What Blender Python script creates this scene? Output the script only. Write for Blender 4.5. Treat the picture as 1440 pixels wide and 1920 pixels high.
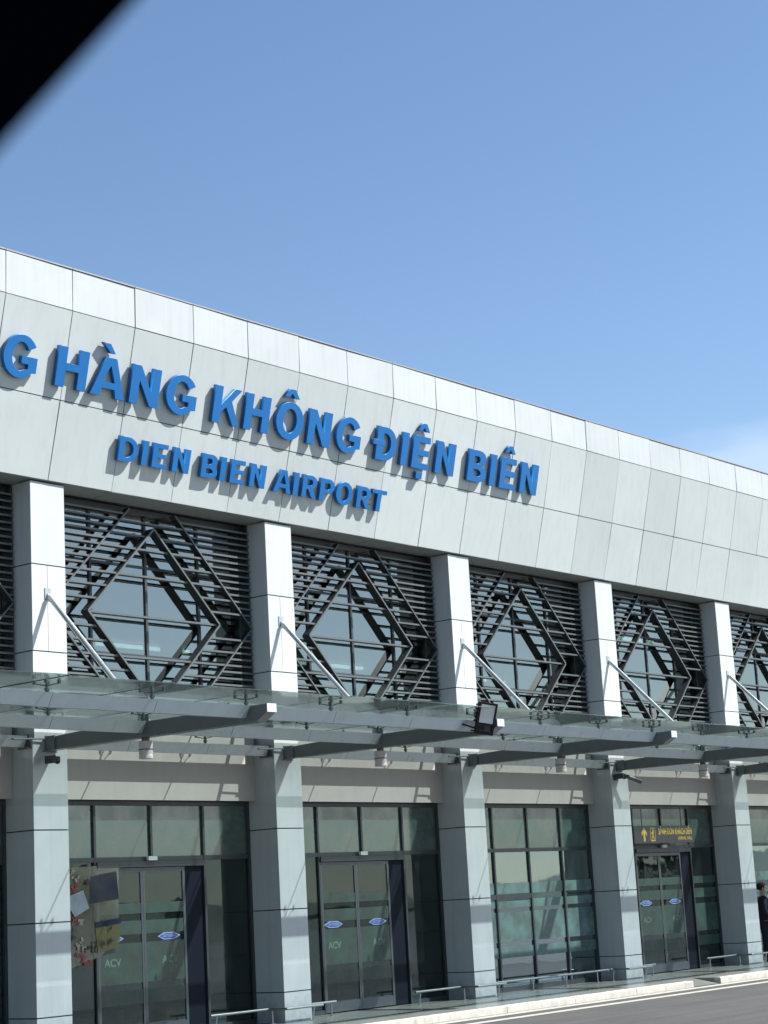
import bpy, bmesh, math, random
from mathutils import Vector, Matrix
R_ = math.radians
random.seed(7)
for o in list(bpy.data.objects): bpy.data.objects.remove(o)
sc = bpy.context.scene
COL = sc.collection

# ------------------------------------------------------------------ camera
cam_d = bpy.data.cameras.new('Camera'); cam = bpy.data.objects.new('Camera', cam_d); COL.objects.link(cam)
CP = Vector((-17.40024606, -20.47316814, 1.89106963))
right = Vector((0.63290829, -0.77227056, -0.05500255)); up = Vector((-0.12470327, -0.17179813, 0.9772075)); fwd = Vector((0.76411792, 0.61162373, 0.20503712))
cam.matrix_world = Matrix(((right.x, up.x, -fwd.x, CP.x), (right.y, up.y, -fwd.y, CP.y), (right.z, up.z, -fwd.z, CP.z), (0, 0, 0, 1)))
cam_d.sensor_fit = 'VERTICAL'; cam_d.sensor_height = 24.0
cam_d.lens = 24.0 * 3497.53 / 1920.0
cam_d.clip_start = 0.02; cam_d.clip_end = 8000
cam_d.dof.use_dof = True; cam_d.dof.focus_distance = 27.0
cam_d.dof.aperture_fstop = cam_d.lens / 1000.0 / 0.0088
sc.camera = cam
sc.render.resolution_x = 768; sc.render.resolution_y = 1024

# ------------------------------------------------------------------ light
SUN = Vector((0.467, -0.502, 0.728)).normalized()
EL = math.asin(SUN.z); ROT = math.atan2(SUN.x, SUN.y)
W = bpy.data.worlds.new('World'); sc.world = W; W.use_nodes = True
nt = W.node_tree; nt.nodes.clear()
def N(t, ty, **kw):
    n = t.nodes.new(ty)
    for k, v in kw.items(): setattr(n, k, v)
    return n
out = N(nt, 'ShaderNodeOutputWorld'); bg = N(nt, 'ShaderNodeBackground'); bg.inputs['Strength'].default_value = 0.069
sky = N(nt, 'ShaderNodeTexSky', sky_type='NISHITA'); sky.sun_disc = False
sky.sun_elevation = EL; sky.sun_rotation = ROT; sky.altitude = 480; sky.air_density = 1.0; sky.dust_density = 0.15; sky.ozone_density = 1.0
# thin cumulus bank low over the horizon
tc = N(nt, 'ShaderNodeTexCoord'); mp = N(nt, 'ShaderNodeMapping'); mp.inputs['Scale'].default_value = (7, 7, 22)
nz = N(nt, 'ShaderNodeTexNoise'); nz.inputs['Scale'].default_value = 1.0; nz.inputs['Detail'].default_value = 6
sx = N(nt, 'ShaderNodeSeparateXYZ')
lo = N(nt, 'ShaderNodeMapRange', interpolation_type='SMOOTHSTEP'); lo.inputs['From Min'].default_value = 0.19; lo.inputs['From Max'].default_value = 0.262
lo.inputs['To Min'].default_value = 0.80; lo.inputs['To Max'].default_value = 0.05
ad = N(nt, 'ShaderNodeMath', operation='ADD')
mr = N(nt, 'ShaderNodeMapRange', interpolation_type='SMOOTHSTEP'); mr.inputs['From Min'].default_value = 0.78; mr.inputs['From Max'].default_value = 1.10
mr.inputs['To Max'].default_value = 0.38
mx = N(nt, 'ShaderNodeMix', data_type='RGBA'); mx.inputs['B'].default_value = (5.6, 6.2, 7.0, 1)
L = nt.links.new
L(tc.outputs['Generated'], mp.inputs['Vector']); L(mp.outputs['Vector'], nz.inputs['Vector'])
L(tc.outputs['Generated'], sx.inputs['Vector']); L(sx.outputs['Z'], lo.inputs['Value'])
L(nz.outputs['Fac'], ad.inputs[0]); L(lo.outputs['Result'], ad.inputs[1]); L(ad.outputs[0], mr.inputs['Value'])
L(mr.outputs['Result'], mx.inputs['Factor']); hs = N(nt, 'ShaderNodeHueSaturation'); hs.inputs['Saturation'].default_value = 1.07; L(sky.outputs['Color'], hs.inputs['Color']); L(hs.outputs['Color'], mx.inputs['A']); L(mx.outputs['Result'], bg.inputs['Color'])
L(bg.outputs['Background'], out.inputs['Surface'])
sd = bpy.data.lights.new('Sun', 'SUN'); sd.energy = 5.0; sd.angle = R_(0.53); sd.color = (1.0, 0.985, 0.95)
sun = bpy.data.objects.new('Sun', sd); COL.objects.link(sun); sun.location = (40, -60, 80)
sun.rotation_euler = SUN.to_track_quat('Z', 'Y').to_euler()
vs = sc.view_settings; vs.view_transform = 'Standard'; vs.look = 'None'; vs.gamma = 1; vs.exposure = 1.30
sc.render.engine = 'CYCLES'
try:
    sc.cycles.max_bounces = 10; sc.cycles.transparent_max_bounces = 16
except Exception: pass

# ------------------------------------------------------------------ materials
def mat(name, col, rough=0.5, metal=0.0, spec=0.5, noise=0.0, nscale=3.0, bump=0.0, bscale=60.0, streak=0.0, island=0.0, base_dirt=0.0, wear=0.0, emit=None, estr=0.0):
    m = bpy.data.materials.new(name); m.use_nodes = True; t = m.node_tree; b = t.nodes['Principled BSDF']
    b.inputs['Base Color'].default_value = (*col, 1); b.inputs['Roughness'].default_value = rough
    b.inputs['Metallic'].default_value = metal; b.inputs['Specular IOR Level'].default_value = spec
    k = t.links.new
    if noise or streak or bump or island:
        g = N(t, 'ShaderNodeNewGeometry')
        src = None
        if noise:
            n1 = N(t, 'ShaderNodeTexNoise'); n1.inputs['Scale'].default_value = nscale; n1.inputs['Detail'].default_value = 6; n1.inputs['Roughness'].default_value = 0.62
            k(g.outputs['Position'], n1.inputs['Vector'])
            r1 = N(t, 'ShaderNodeMapRange'); r1.inputs['From Min'].default_value = 0.3; r1.inputs['From Max'].default_value = 0.7
            r1.inputs['To Min'].default_value = 1 - noise; r1.inputs['To Max'].default_value = 1 + noise * 0.6
            k(n1.outputs['Fac'], r1.inputs['Value']); src = r1.outputs['Result']
            rr = N(t, 'ShaderNodeMapRange'); rr.inputs['To Min'].default_value = max(0.03, rough - 0.10); rr.inputs['To Max'].default_value = rough + 0.10
            k(n1.outputs['Fac'], rr.inputs['Value']); k(rr.outputs['Result'], b.inputs['Roughness'])
        if streak:
            mpp = N(t, 'ShaderNodeMapping'); mpp.inputs['Scale'].default_value = (9, 9, 0.55); k(g.outputs['Position'], mpp.inputs['Vector'])
            n2 = N(t, 'ShaderNodeTexNoise'); n2.inputs['Scale'].default_value = 1.0; n2.inputs['Detail'].default_value = 4; k(mpp.outputs['Vector'], n2.inputs['Vector'])
            r2 = N(t, 'ShaderNodeMapRange'); r2.inputs['From Min'].default_value = 0.48; r2.inputs['From Max'].default_value = 0.75
            r2.inputs['To Min'].default_value = 1; r2.inputs['To Max'].default_value = 1 - streak; k(n2.outputs['Fac'], r2.inputs['Value'])
            if src:
                mm = N(t, 'ShaderNodeMath', operation='MULTIPLY'); k(src, mm.inputs[0]); k(r2.outputs['Result'], mm.inputs[1]); src = mm.outputs[0]
            else: src = r2.outputs['Result']
        def mul(src, o):
            if not src: return o
            q = N(t, 'ShaderNodeMath', operation='MULTIPLY'); k(src, q.inputs[0]); k(o, q.inputs[1]); return q.outputs[0]
        if island:
            r5 = N(t, 'ShaderNodeMapRange'); r5.inputs['To Min'].default_value = 1 - island; r5.inputs['To Max'].default_value = 1 + island * 0.5
            k(g.outputs['Random Per Island'], r5.inputs['Value']); src = mul(src, r5.outputs['Result'])
        if base_dirt:
            sp = N(t, 'ShaderNodeSeparateXYZ'); k(g.outputs['Position'], sp.inputs[0]); n6 = N(t, 'ShaderNodeTexNoise'); n6.inputs['Scale'].default_value = 7; n6.inputs['Detail'].default_value = 6
            k(g.outputs['Position'], n6.inputs['Vector']); a6 = N(t, 'ShaderNodeMath', operation='MULTIPLY_ADD'); k(n6.outputs['Fac'], a6.inputs[0]); a6.inputs[1].default_value = 0.9; a6.inputs[2].default_value = -0.15
            b6 = N(t, 'ShaderNodeMath', operation='SUBTRACT'); k(a6.outputs[0], b6.inputs[0]); k(sp.outputs['Z'], b6.inputs[1])
            r6 = N(t, 'ShaderNodeMapRange'); r6.inputs['From Min'].default_value = -0.25; r6.inputs['From Max'].default_value = 0.20; r6.inputs['To Min'].default_value = 1; r6.inputs['To Max'].default_value = 1 - base_dirt
            k(b6.outputs[0], r6.inputs['Value']); src = mul(src, r6.outputs['Result'])
        if wear:
            mp7 = N(t, 'ShaderNodeMapping'); mp7.inputs['Scale'].default_value = (0.12, 2.6, 1); k(g.outputs['Position'], mp7.inputs['Vector'])
            n7 = N(t, 'ShaderNodeTexNoise'); n7.inputs['Scale'].default_value = 1; n7.inputs['Detail'].default_value = 5; k(mp7.outputs['Vector'], n7.inputs['Vector'])
            r7 = N(t, 'ShaderNodeMapRange'); r7.inputs['From Min'].default_value = 0.35; r7.inputs['From Max'].default_value = 0.68; r7.inputs['To Min'].default_value = 1 + wear * .4; r7.inputs['To Max'].default_value = 1 - wear
            k(n7.outputs['Fac'], r7.inputs['Value']); src = mul(src, r7.outputs['Result'])
            n8 = N(t, 'ShaderNodeTexNoise'); n8.inputs['Scale'].default_value = 28; n8.inputs['Detail'].default_value = 3; k(g.outputs['Position'], n8.inputs['Vector'])
            r8 = N(t, 'ShaderNodeMapRange'); r8.inputs['From Min'].default_value = 0.3; r8.inputs['From Max'].default_value = 0.7; r8.inputs['To Min'].default_value = 0.82; r8.inputs['To Max'].default_value = 1.2
            k(n8.outputs['Fac'], r8.inputs['Value']); src = mul(src, r8.outputs['Result'])
        if src:
            hm = N(t, 'ShaderNodeVectorMath', operation='SCALE'); hm.inputs[0].default_value = col; k(src, hm.inputs['Scale'])
            k(hm.outputs['Vector'], b.inputs['Base Color'])
        if bump:
            n3 = N(t, 'ShaderNodeTexNoise'); n3.inputs['Scale'].default_value = bscale; n3.inputs['Detail'].default_value = 5; k(g.outputs['Position'], n3.inputs['Vector'])
            bp = N(t, 'ShaderNodeBump'); bp.inputs['Strength'].default_value = bump; bp.inputs['Distance'].default_value = 0.01
            k(n3.outputs['Fac'], bp.inputs['Height']); k(bp.outputs['Normal'], b.inputs['Normal'])
    if emit:
        b.inputs['Emission Color'].default_value = (*emit, 1); b.inputs['Emission Strength'].default_value = estr
    return m
M = {}
M['clad'] = mat('aluminium_cladding', (0.40, 0.42, 0.42), 0.34, spec=0.5, noise=0.04, nscale=0.9, streak=0.08, island=0.04)
M['clad_fascia'] = mat('fascia_cladding', (0.41, 0.44, 0.435), 0.42, spec=0.4, noise=0.04, nscale=0.8, streak=0.07, island=0.08)
M['clad_coping'] = mat('coping_cladding', (0.365, 0.385, 0.385), 0.42, spec=0.4, noise=0.05, nscale=0.8, streak=0.10, island=0.06)
M['clad_low'] = mat('lower_column_cladding', (0.365, 0.395, 0.41), 0.18, spec=0.8, noise=0.05, nscale=1.6, streak=0.08, island=0.05, base_dirt=0.3)
M['lintel'] = mat('lintel_cladding', (0.36, 0.35, 0.33), 0.45, noise=0.04, nscale=1.2, streak=0.06)
M['gap'] = mat('joint_sealant', (0.045, 0.05, 0.05), 0.8)
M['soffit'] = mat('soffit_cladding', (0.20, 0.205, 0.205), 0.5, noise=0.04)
M['slat'] = mat('lit_louvre_aluminium', (0.068, 0.078, 0.078), 0.42, spec=0.5, noise=0.06, nscale=5)  # light copy of the metal for sunlit front edges of blades and fins
M['fin'] = mat('shaded_louvre_aluminium', (0.020, 0.025, 0.026), 0.45, noise=0.08)  # dark copy of the louvre metal, shade put into blade and fin sides
M['frame'] = mat('dark_window_frame', (0.028, 0.034, 0.038), 0.38, noise=0.08)
M['navy'] = mat('door_shade_edge', (0.006, 0.009, 0.016), 0.6, spec=0.15)  # near-black edge of the panel that stands in for door shade
M['navy_shade_face'] = mat('door_shade_face', (0.005, 0.008, 0.015), 0.5, spec=0.12)  # near-black face of the panel that stands in for door shade
M['stile'] = mat('grey_door_stile', (0.085, 0.095, 0.105), 0.35, metal=0.5, noise=0.05)
M['steel'] = mat('painted_canopy_steel', (0.34, 0.39, 0.42), 0.30, spec=0.6, noise=0.06, nscale=4, streak=0.08)
M['beam'] = mat('shaded_beam_steel', (0.115, 0.13, 0.135), 0.32, spec=0.5, noise=0.05, nscale=4)  # darkened canopy steel, shade under the glass put into the beam colour
M['cap'] = mat('sunlit_beam_tip', (0.44, 0.46, 0.46), 0.4, noise=0.04)  # pale copy of the beam steel, sunlight put into the tip colour
M['rod'] = mat('tie_rod_steel', (0.40, 0.43, 0.43), 0.28, metal=0.55, noise=0.04)
M['fit'] = mat('fitting_steel', (0.10, 0.11, 0.11), 0.35, metal=0.7)
M['inox'] = mat('stainless_rail', (0.30, 0.315, 0.315), 0.32, metal=0.85)
M['blue'] = mat('blue_letter_face', (0.002, 0.105, 0.31), 0.34, spec=0.45, noise=0.05, nscale=2)
M['white'] = mat('white_plastic', (0.5, 0.5, 0.5), 0.35, noise=0.04)
M['lamp_white'] = mat('lamp_housing', (0.45, 0.43, 0.42), 0.4, noise=0.05)
M['black'] = mat('black_plastic', (0.005, 0.0055, 0.008), 0.45, spec=0.3, noise=0.1)
M['rubber'] = mat('black_vehicle_trim', (0.0002, 0.0003, 0.0008), 0.9, spec=0.0)
M['reflector'] = mat('floodlight_reflector', (0.55, 0.58, 0.56), 0.5, metal=0.2)
M['asphalt'] = mat('asphalt', (0.052, 0.050, 0.049), 0.85, noise=0.18, nscale=0.7, bump=0.6, bscale=55, wear=0.22)
M['concrete'] = mat('forecourt_concrete', (0.10, 0.098, 0.093), 0.8, noise=0.2, nscale=0.4, island=0.15)
M['paint'] = mat('road_paint', (0.36, 0.35, 0.31), 0.6, noise=0.18, nscale=9)
M['kerb'] = mat('painted_kerb', (0.42, 0.40, 0.35), 0.6, noise=0.22, nscale=4.5, bump=0.3, bscale=30, streak=0.25)
M['pave'] = mat('pavement_tile', (0.17, 0.18, 0.165), 0.26, spec=0.6, noise=0.10, nscale=1.5)
M['earth'] = mat('ground_soil', (0.10, 0.095, 0.075), 0.9, noise=0.2, nscale=0.05)
M['hill'] = mat('hill_vegetation', (0.04, 0.065, 0.035), 0.9, noise=0.4, nscale=0.03)
M['room'] = mat('interior_wall', (0.22, 0.26, 0.25), 0.7, noise=0.1, nscale=0.5)
M['room_floor'] = mat('interior_floor', (0.22, 0.20, 0.18), 0.3, noise=0.08)
M['room_dark'] = mat('interior_furniture', (0.05, 0.045, 0.045), 0.5, noise=0.2)
M['tube'] = mat('lit_tube', (1, 1, 1), 0.5, emit=(1, 0.98, 0.94), estr=3.0)
M['gold'] = mat('yellow_lettering', (0.40, 0.28, 0.05), 0.45)
M['board'] = mat('dark_sign_board', (0.02, 0.019, 0.024), 0.35, noise=0.05)
M['sticker_w'] = mat('sticker_pale_blue', (0.25, 0.32, 0.52), 0.4)
M['sticker_b'] = mat('sticker_blue', (0.014, 0.05, 0.24), 0.4)
M['suit'] = mat('dark_suit_cloth', (0.012, 0.013, 0.022), 0.8, spec=0.2, noise=0.2, nscale=20)
M['skin'] = mat('skin', (0.25, 0.15, 0.11), 0.5)
M['hair'] = mat('dark_hair', (0.012, 0.009, 0.008), 0.85, spec=0.15, noise=0.3, nscale=60)
M['shirt'] = mat('white_shirt', (0.5, 0.52, 0.54), 0.7)
M['tie'] = mat('teal_tie', (0.10, 0.32, 0.30), 0.6)
M['shoe'] = mat('black_shoe', (0.02, 0.018, 0.018), 0.3)

def glass(name, tint, refl, ior, rough=0.02, dust=0.0, dustcol=(0.5, 0.55, 0.52), rtint=(1, 1, 1), power=5):
    """thin coated sheet glass: clear tint + Fresnel gloss raised by a coating, some dust"""
    m = bpy.data.materials.new(name); m.use_nodes = True; t = m.node_tree; t.nodes.clear(); k = t.links.new
    o = N(t, 'ShaderNodeOutputMaterial'); tr = N(t, 'ShaderNodeBsdfTransparent'); tr.inputs['Color'].default_value = (*tint, 1)
    gl = N(t, 'ShaderNodeBsdfGlossy'); gl.inputs['Roughness'].default_value = rough; gl.inputs['Color'].default_value = (*rtint, 1)
    f0 = ((ior - 1) / (ior + 1)) ** 2 + refl; gg = N(t, 'ShaderNodeNewGeometry')
    dt = N(t, 'ShaderNodeVectorMath', operation='DOT_PRODUCT'); k(gg.outputs['Incoming'], dt.inputs[0]); k(gg.outputs['Normal'], dt.inputs[1])
    ab = N(t, 'ShaderNodeMath', operation='ABSOLUTE'); k(dt.outputs['Value'], ab.inputs[0])
    om = N(t, 'ShaderNodeMath', operation='SUBTRACT', use_clamp=True); om.inputs[0].default_value = 1; k(ab.outputs[0], om.inputs[1])
    pw = N(t, 'ShaderNodeMath', operation='POWER'); k(om.outputs[0], pw.inputs[0]); pw.inputs[1].default_value = power
    ma = N(t, 'ShaderNodeMath', operation='MULTIPLY_ADD', use_clamp=True); k(pw.outputs[0], ma.inputs[0]); ma.inputs[1].default_value = 1 - f0; ma.inputs[2].default_value = f0
    mi = N(t, 'ShaderNodeMixShader'); k(ma.outputs[0], mi.inputs[0]); k(tr.outputs[0], mi.inputs[1]); k(gl.outputs[0], mi.inputs[2])
    g = N(t, 'ShaderNodeNewGeometry'); nn = N(t, 'ShaderNodeTexNoise'); nn.inputs['Scale'].default_value = 0.55; nn.inputs['Detail'].default_value = 3
    k(g.outputs['Position'], nn.inputs['Vector']); bp = N(t, 'ShaderNodeBump'); bp.inputs['Strength'].default_value = 0.25; bp.inputs['Distance'].default_value = 0.02
    k(nn.outputs['Fac'], bp.inputs['Height']); k(bp.outputs['Normal'], gl.inputs['Normal'])
    last = mi
    if dust:
        df = N(t, 'ShaderNodeBsdfDiffuse'); df.inputs['Color'].default_value = (*dustcol, 1)
        tl = N(t, 'ShaderNodeBsdfTranslucent'); tl.inputs['Color'].default_value = (*dustcol, 1)
        as_ = N(t, 'ShaderNodeMixShader'); as_.inputs[0].default_value = 0.5; k(df.outputs[0], as_.inputs[1]); k(tl.outputs[0], as_.inputs[2])
        n4 = N(t, 'ShaderNodeTexNoise'); n4.inputs['Scale'].default_value = 2.6; n4.inputs['Detail'].default_value = 6; k(g.outputs['Position'], n4.inputs['Vector'])
        r4 = N(t, 'ShaderNodeMapRange'); r4.inputs['From Min'].default_value = 0.3; r4.inputs['From Max'].default_value = 0.7
        r4.inputs['To Min'].default_value = dust * 0.45; r4.inputs['To Max'].default_value = dust * 1.45; k(n4.outputs['Fac'], r4.inputs['Value'])
        m2 = N(t, 'ShaderNodeMixShader'); k(r4.outputs['Result'], m2.inputs[0]); k(mi.outputs[0], m2.inputs[1]); k(as_.outputs[0], m2.inputs[2]); last = m2
    k(last.outputs[0], o.inputs['Surface'])
    return m
M['glass_up'] = glass('upper_coated_glass', (0.20, 0.26, 0.25), 0.25, 1.5, 0.015, rtint=(0.92, 0.98, 0.93))
M['glass_low'] = glass('door_tinted_glass', (0.34, 0.42, 0.40), 0.015, 1.5, 0.015, dust=0.03, rtint=(0.76, 0.93, 1.0))
M['glass_top'] = glass('transom_frosted_glass', (0.14, 0.18, 0.17), 0.12, 1.5, 0.12, dust=0.42, dustcol=(0.19, 0.32, 0.295))
M['film'] = glass('frosted_film', (0.10, 0.14, 0.12), 0.05, 1.4, 0.25, dust=0.6, dustcol=(0.115, 0.19, 0.165))
M['film_mark'] = glass('frosted_film_mark', (0.10, 0.14, 0.12), 0.05, 1.4, 0.25, dust=0.85, dustcol=(0.26, 0.37, 0.32))
M['glass_can'] = glass('canopy_glass', (0.82, 0.87, 0.86), 0.0, 1.5, 0.05, dust=0.07, dustcol=(0.20, 0.225, 0.22), rtint=(0.78, 0.84, 0.83), power=2.6)

M['glass_can_mid'] = glass('canopy_glass_mid_dim', (0.76, 0.81, 0.80), 0.0, 1.5, 0.06, dust=0.07, dustcol=(0.20, 0.225, 0.22), rtint=(0.78, 0.84, 0.83), power=2.6)  # tint darkened to dim the light reaching the middle of the columns
M['glass_can_rear'] = glass('canopy_glass_rear_dim', (0.70, 0.745, 0.73), 0.0, 1.5, 0.08, dust=0.07, dustcol=(0.22, 0.25, 0.24), rtint=(0.78, 0.84, 0.83), power=2.6)  # darkest tint, set to dim the light on the upper part under the canopy
M['glass_win'] = glass('window_glass', (0.36, 0.45, 0.45), 0.19, 1.5, 0.02, dust=0.03, rtint=(0.76, 0.92, 1.0))
M['film_win'] = glass('pale_frosted_film', (0.14, 0.18, 0.17), 0.07, 1.4, 0.2, dust=0.7, dustcol=(0.27, 0.41, 0.395))
# ------------------------------------------------------------------ mesh helpers
class MB:
    def __init__(s): s.v = []; s.f = []; s.mi = []
    def quad(s, pts, m=0):
        n = len(s.v); s.v += [tuple(p) for p in pts]; s.f.append(tuple(range(n, n + len(pts)))); s.mi.append(m); return s
    def box(s, x0, x1, y0, y1, z0, z1, m=0):
        return s.hexa([(x0, y0, z0), (x1, y0, z0), (x1, y1, z0), (x0, y1, z0), (x0, y0, z1), (x1, y0, z1), (x1, y1, z1), (x0, y1, z1)], m)
    def hexa(s, p, m=0):
        n = len(s.v); s.v += [tuple(q) for q in p]
        for f in ((3, 2, 1, 0), (4, 5, 6, 7), (0, 1, 5, 4), (1, 2, 6, 5), (2, 3, 7, 6), (3, 0, 4, 7)):
            s.f.append(tuple(n + i for i in f)); s.mi.append(m)
        return s
    def prism_x(s, prof, x0, x1, m=0):
        """profile of (y, z) extruded along x"""
        n = len(s.v); k = len(prof)
        s.v += [(x0, y, z) for y, z in prof] + [(x1, y, z) for y, z in prof]
        s.f.append(tuple(range(n, n + k))); s.f.append(tuple(range(n + 2 * k - 1, n + k - 1, -1))); s.mi += [m, m]
        for i in range(k):
            j = (i + 1) % k; s.f.append((n + i, n + k + i, n + k + j, n + j)); s.mi.append(m)
        return s
    def prism_y(s, prof, y0, y1, m=0):
        n = len(s.v); k = len(prof)
        s.v += [(x, y0, z) for x, z in prof] + [(x, y1, z) for x, z in prof]
        s.f.append(tuple(range(n, n + k))); s.f.append(tuple(range(n + 2 * k - 1, n + k - 1, -1))); s.mi += [m, m]
        for i in range(k):
            j = (i + 1) % k; s.f.append((n + i, n + k + i, n + k + j, n + j)); s.mi.append(m)
        return s
    def tube(s, a, b, r, seg=12, r2=None, m=0, cap=True):
        a = Vector(a); b = Vector(b); r2 = r if r2 is None else r2
        d = (b - a).normalized(); u = d.orthogonal().normalized(); w = d.cross(u)
        n = len(s.v)
        for c, q in ((a, r), (b, r2)):
            for i in range(seg):
                t = 2 * math.pi * i / seg; s.v.append(tuple(c + (u * math.cos(t) + w * math.sin(t)) * q))
        for i in range(seg):
            j = (i + 1) % seg; s.f.append((n + i, n + j, n + seg + j, n + seg + i)); s.mi.append(m)
        if cap:
            s.f.append(tuple(n + i for i in range(seg - 1, -1, -1))); s.f.append(tuple(n + seg + i for i in range(seg))); s.mi += [m, m]
        return s
    def sphere(s, c, r, seg=12, rings=8, sc3=(1, 1, 1), m=0):
        n = len(s.v)
        for i in range(rings + 1):
            ph = math.pi * i / rings
            for j in range(seg):
                th = 2 * math.pi * j / seg
                s.v.append((c[0] + r * sc3[0] * math.sin(ph) * math.cos(th), c[1] + r * sc3[1] * math.sin(ph) * math.sin(th), c[2] + r * sc3[2] * math.cos(ph)))
        for i in range(rings):
            for j in range(seg):
                k = (j + 1) % seg; s.f.append((n + i * seg + j, n + (i + 1) * seg + j, n + (i + 1) * seg + k, n + i * seg + k)); s.mi.append(m)
        return s
    def mesh(s, name, mats, smooth=False):
        me = bpy.data.meshes.new(name); me.from_pydata(s.v, [], s.f)
        for x in (mats if isinstance(mats, (list, tuple)) else [mats]): me.materials.append(M[x] if isinstance(x, str) else x)
        me.polygons.foreach_set('material_index', s.mi)
        bm = bmesh.new(); bm.from_mesh(me); bmesh.ops.remove_doubles(bm, verts=bm.verts, dist=1e-6) if smooth else None
        bmesh.ops.recalc_face_normals(bm, faces=bm.faces); bm.to_mesh(me); bm.free()
        if smooth:
            me.polygons.foreach_set('use_smooth', [True] * len(me.polygons))
            try: me.set_sharp_from_angle(angle=R_(40))
            except Exception: pass
        me.update(); return me
    def build(s, name, mats, parent=None, smooth=False, bevel=0.0, loc=(0, 0, 0)):
        o = bpy.data.objects.new(name, s.mesh(name, mats, smooth)); COL.objects.link(o); o.location = loc
        if parent: o.parent = parent
        if bevel:
            b = o.modifiers.new('Bevel', 'BEVEL'); b.width = bevel; b.segments = 2; b.limit_method = 'ANGLE'
        return o
def thing(name, label, cat, loc=(0, 0, 0), group=None):
    o = bpy.data.objects.new(name, None); COL.objects.link(o); o.location = loc; o.empty_display_size = 0.2
    return tag(o, label, cat, group)
def tag(o, label, cat, group=None):
    o['label'] = label; o['category'] = cat
    if group: o['group'] = group
    return o
def struct(o): o['kind'] = 'structure'; return o
def inst(me, name, parent, loc=(0, 0, 0), rot=None):
    o = bpy.data.objects.new(name, me); COL.objects.link(o); o.location = loc; o.parent = parent
    if rot: o.rotation_euler = rot
    return o

# ------------------------------------------------------------------ measured building data
P = 5.0
CW = 0.637
ZS = 8.195                      # column top / soffit
KF = 1.25 / 1.2299
def kf(y, z): return (CP.y + (y - CP.y) * KF, CP.z + (z - CP.z) * KF)
def kx(x): return CP.x + (x - CP.x) * KF
FB, FM, FF, FT = kf(-0.3744, 8.1102), kf(-0.6745, 9.2452), kf(-0.9872, 10.5193), kf(-0.9967, 11.1447)
PX0, PP = kx(-1.2168), 1.25       # fascia panel joints
I0, I1 = -3, 7                  # bays built
XL, XR = I0 * P, (I1 + 1) * P + 0.637
GX0, GPP = 0.16, 5.0 / 3        # canopy glass joints

# ------------------------------------------------------------------ ground
g = MB(); g.quad([(-3000, -3000, 0.0), (3000, -3000, 0.0), (3000, 3000, 0.0), (-3000, 3000, 0.0)]); struct(g.build('ground', 'earth'))
rd = MB(); rd.box(-160, 220, -9.5, -2.03, -0.3, 0.035); struct(rd.build('road', 'asphalt'))
fo = MB()
for i in range(-16, 24):
    for j in range(12): fo.box(i * 6 + 0.01, i * 6 + 5.99, -9.5 - (j + 1) * 5 + 0.01, -9.5 - j * 5 - 0.01, -0.3, 0.04)
struct(fo.build('forecourt', 'concrete'))
RA0, RA1, RAY = 14.12, 15.15, -1.40
pv = MB()
pv.box(-160, RA0, -1.89, 0.62, -0.3, 0.15); pv.box(RA1, 220, -1.89, 0.62, -0.3, 0.15); pv.box(RA0, RA1, RAY, 0.62, -0.3, 0.15)
pv.quad([(RA0, -2.03, 0.042), (RA1, -2.03, 0.042), (RA1, RAY, 0.15), (RA0, RAY, 0.15)])
pv.quad([(RA0, RAY, 0.15), (RA0, -2.03, 0.042), (RA0, -2.03, -0.2), (RA0, RAY, -0.2)])
struct(pv.build('pavement', 'pave'))
kb = MB()
def kerb_run(a, b):
    x = a
    while x < b - 0.02:
        e = min(x + 1.0, b); dz = random.uniform(-0.002, 0.002); dy = random.uniform(-0.004, 0.004)
        kb.prism_x([(-2.03 + dy, -0.2), (-2.03 + dy, 0.138 + dz), (-2.015 + dy, 0.153 + dz), (-1.892, 0.153 + dz), (-1.892, -0.2)], x + 0.004, e - 0.004); x = e
kerb_run(-60.0 + 0.12, RA0); kerb_run(RA1, 90)
struct(kb.build('kerb', 'kerb'))
for y0, y1 in ((-2.40, -2.14), (-3.04, -2.80)):
    ln = MB(); ln.quad([(-160, y0, 0.039), (220, y0, 0.039), (220, y1, 0.039), (-160, y1, 0.039)]); struct(ln.build('road_line', 'paint'))
# low hills across the road and beyond, mirrored in the glass
hb = MB(); hn = 96; rows = []
for r_, hgt in ((300, 0.0), (420, 3), (600, 9), (900, 22), (1300, 20), (1900, 0)):
    row = []
    for i in range(hn):
        a = 2 * math.pi * i / hn
        h = hgt * (0.55 + 0.45 * math.sin(3 * a + 1.3) * math.sin(7 * a) + 0.25 * math.sin(13 * a + r_))
        row.append((r_ * math.cos(a), r_ * math.sin(a), max(0.0, h) - 0.5 if hgt else -0.6))
    rows.append(row)
for A, B in zip(rows, rows[1:]):
    for i in range(hn):
        j = (i + 1) % hn; hb.quad([A[i], A[j], B[j], B[i]])
struct(hb.build('hills', 'hill', smooth=True))

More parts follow.
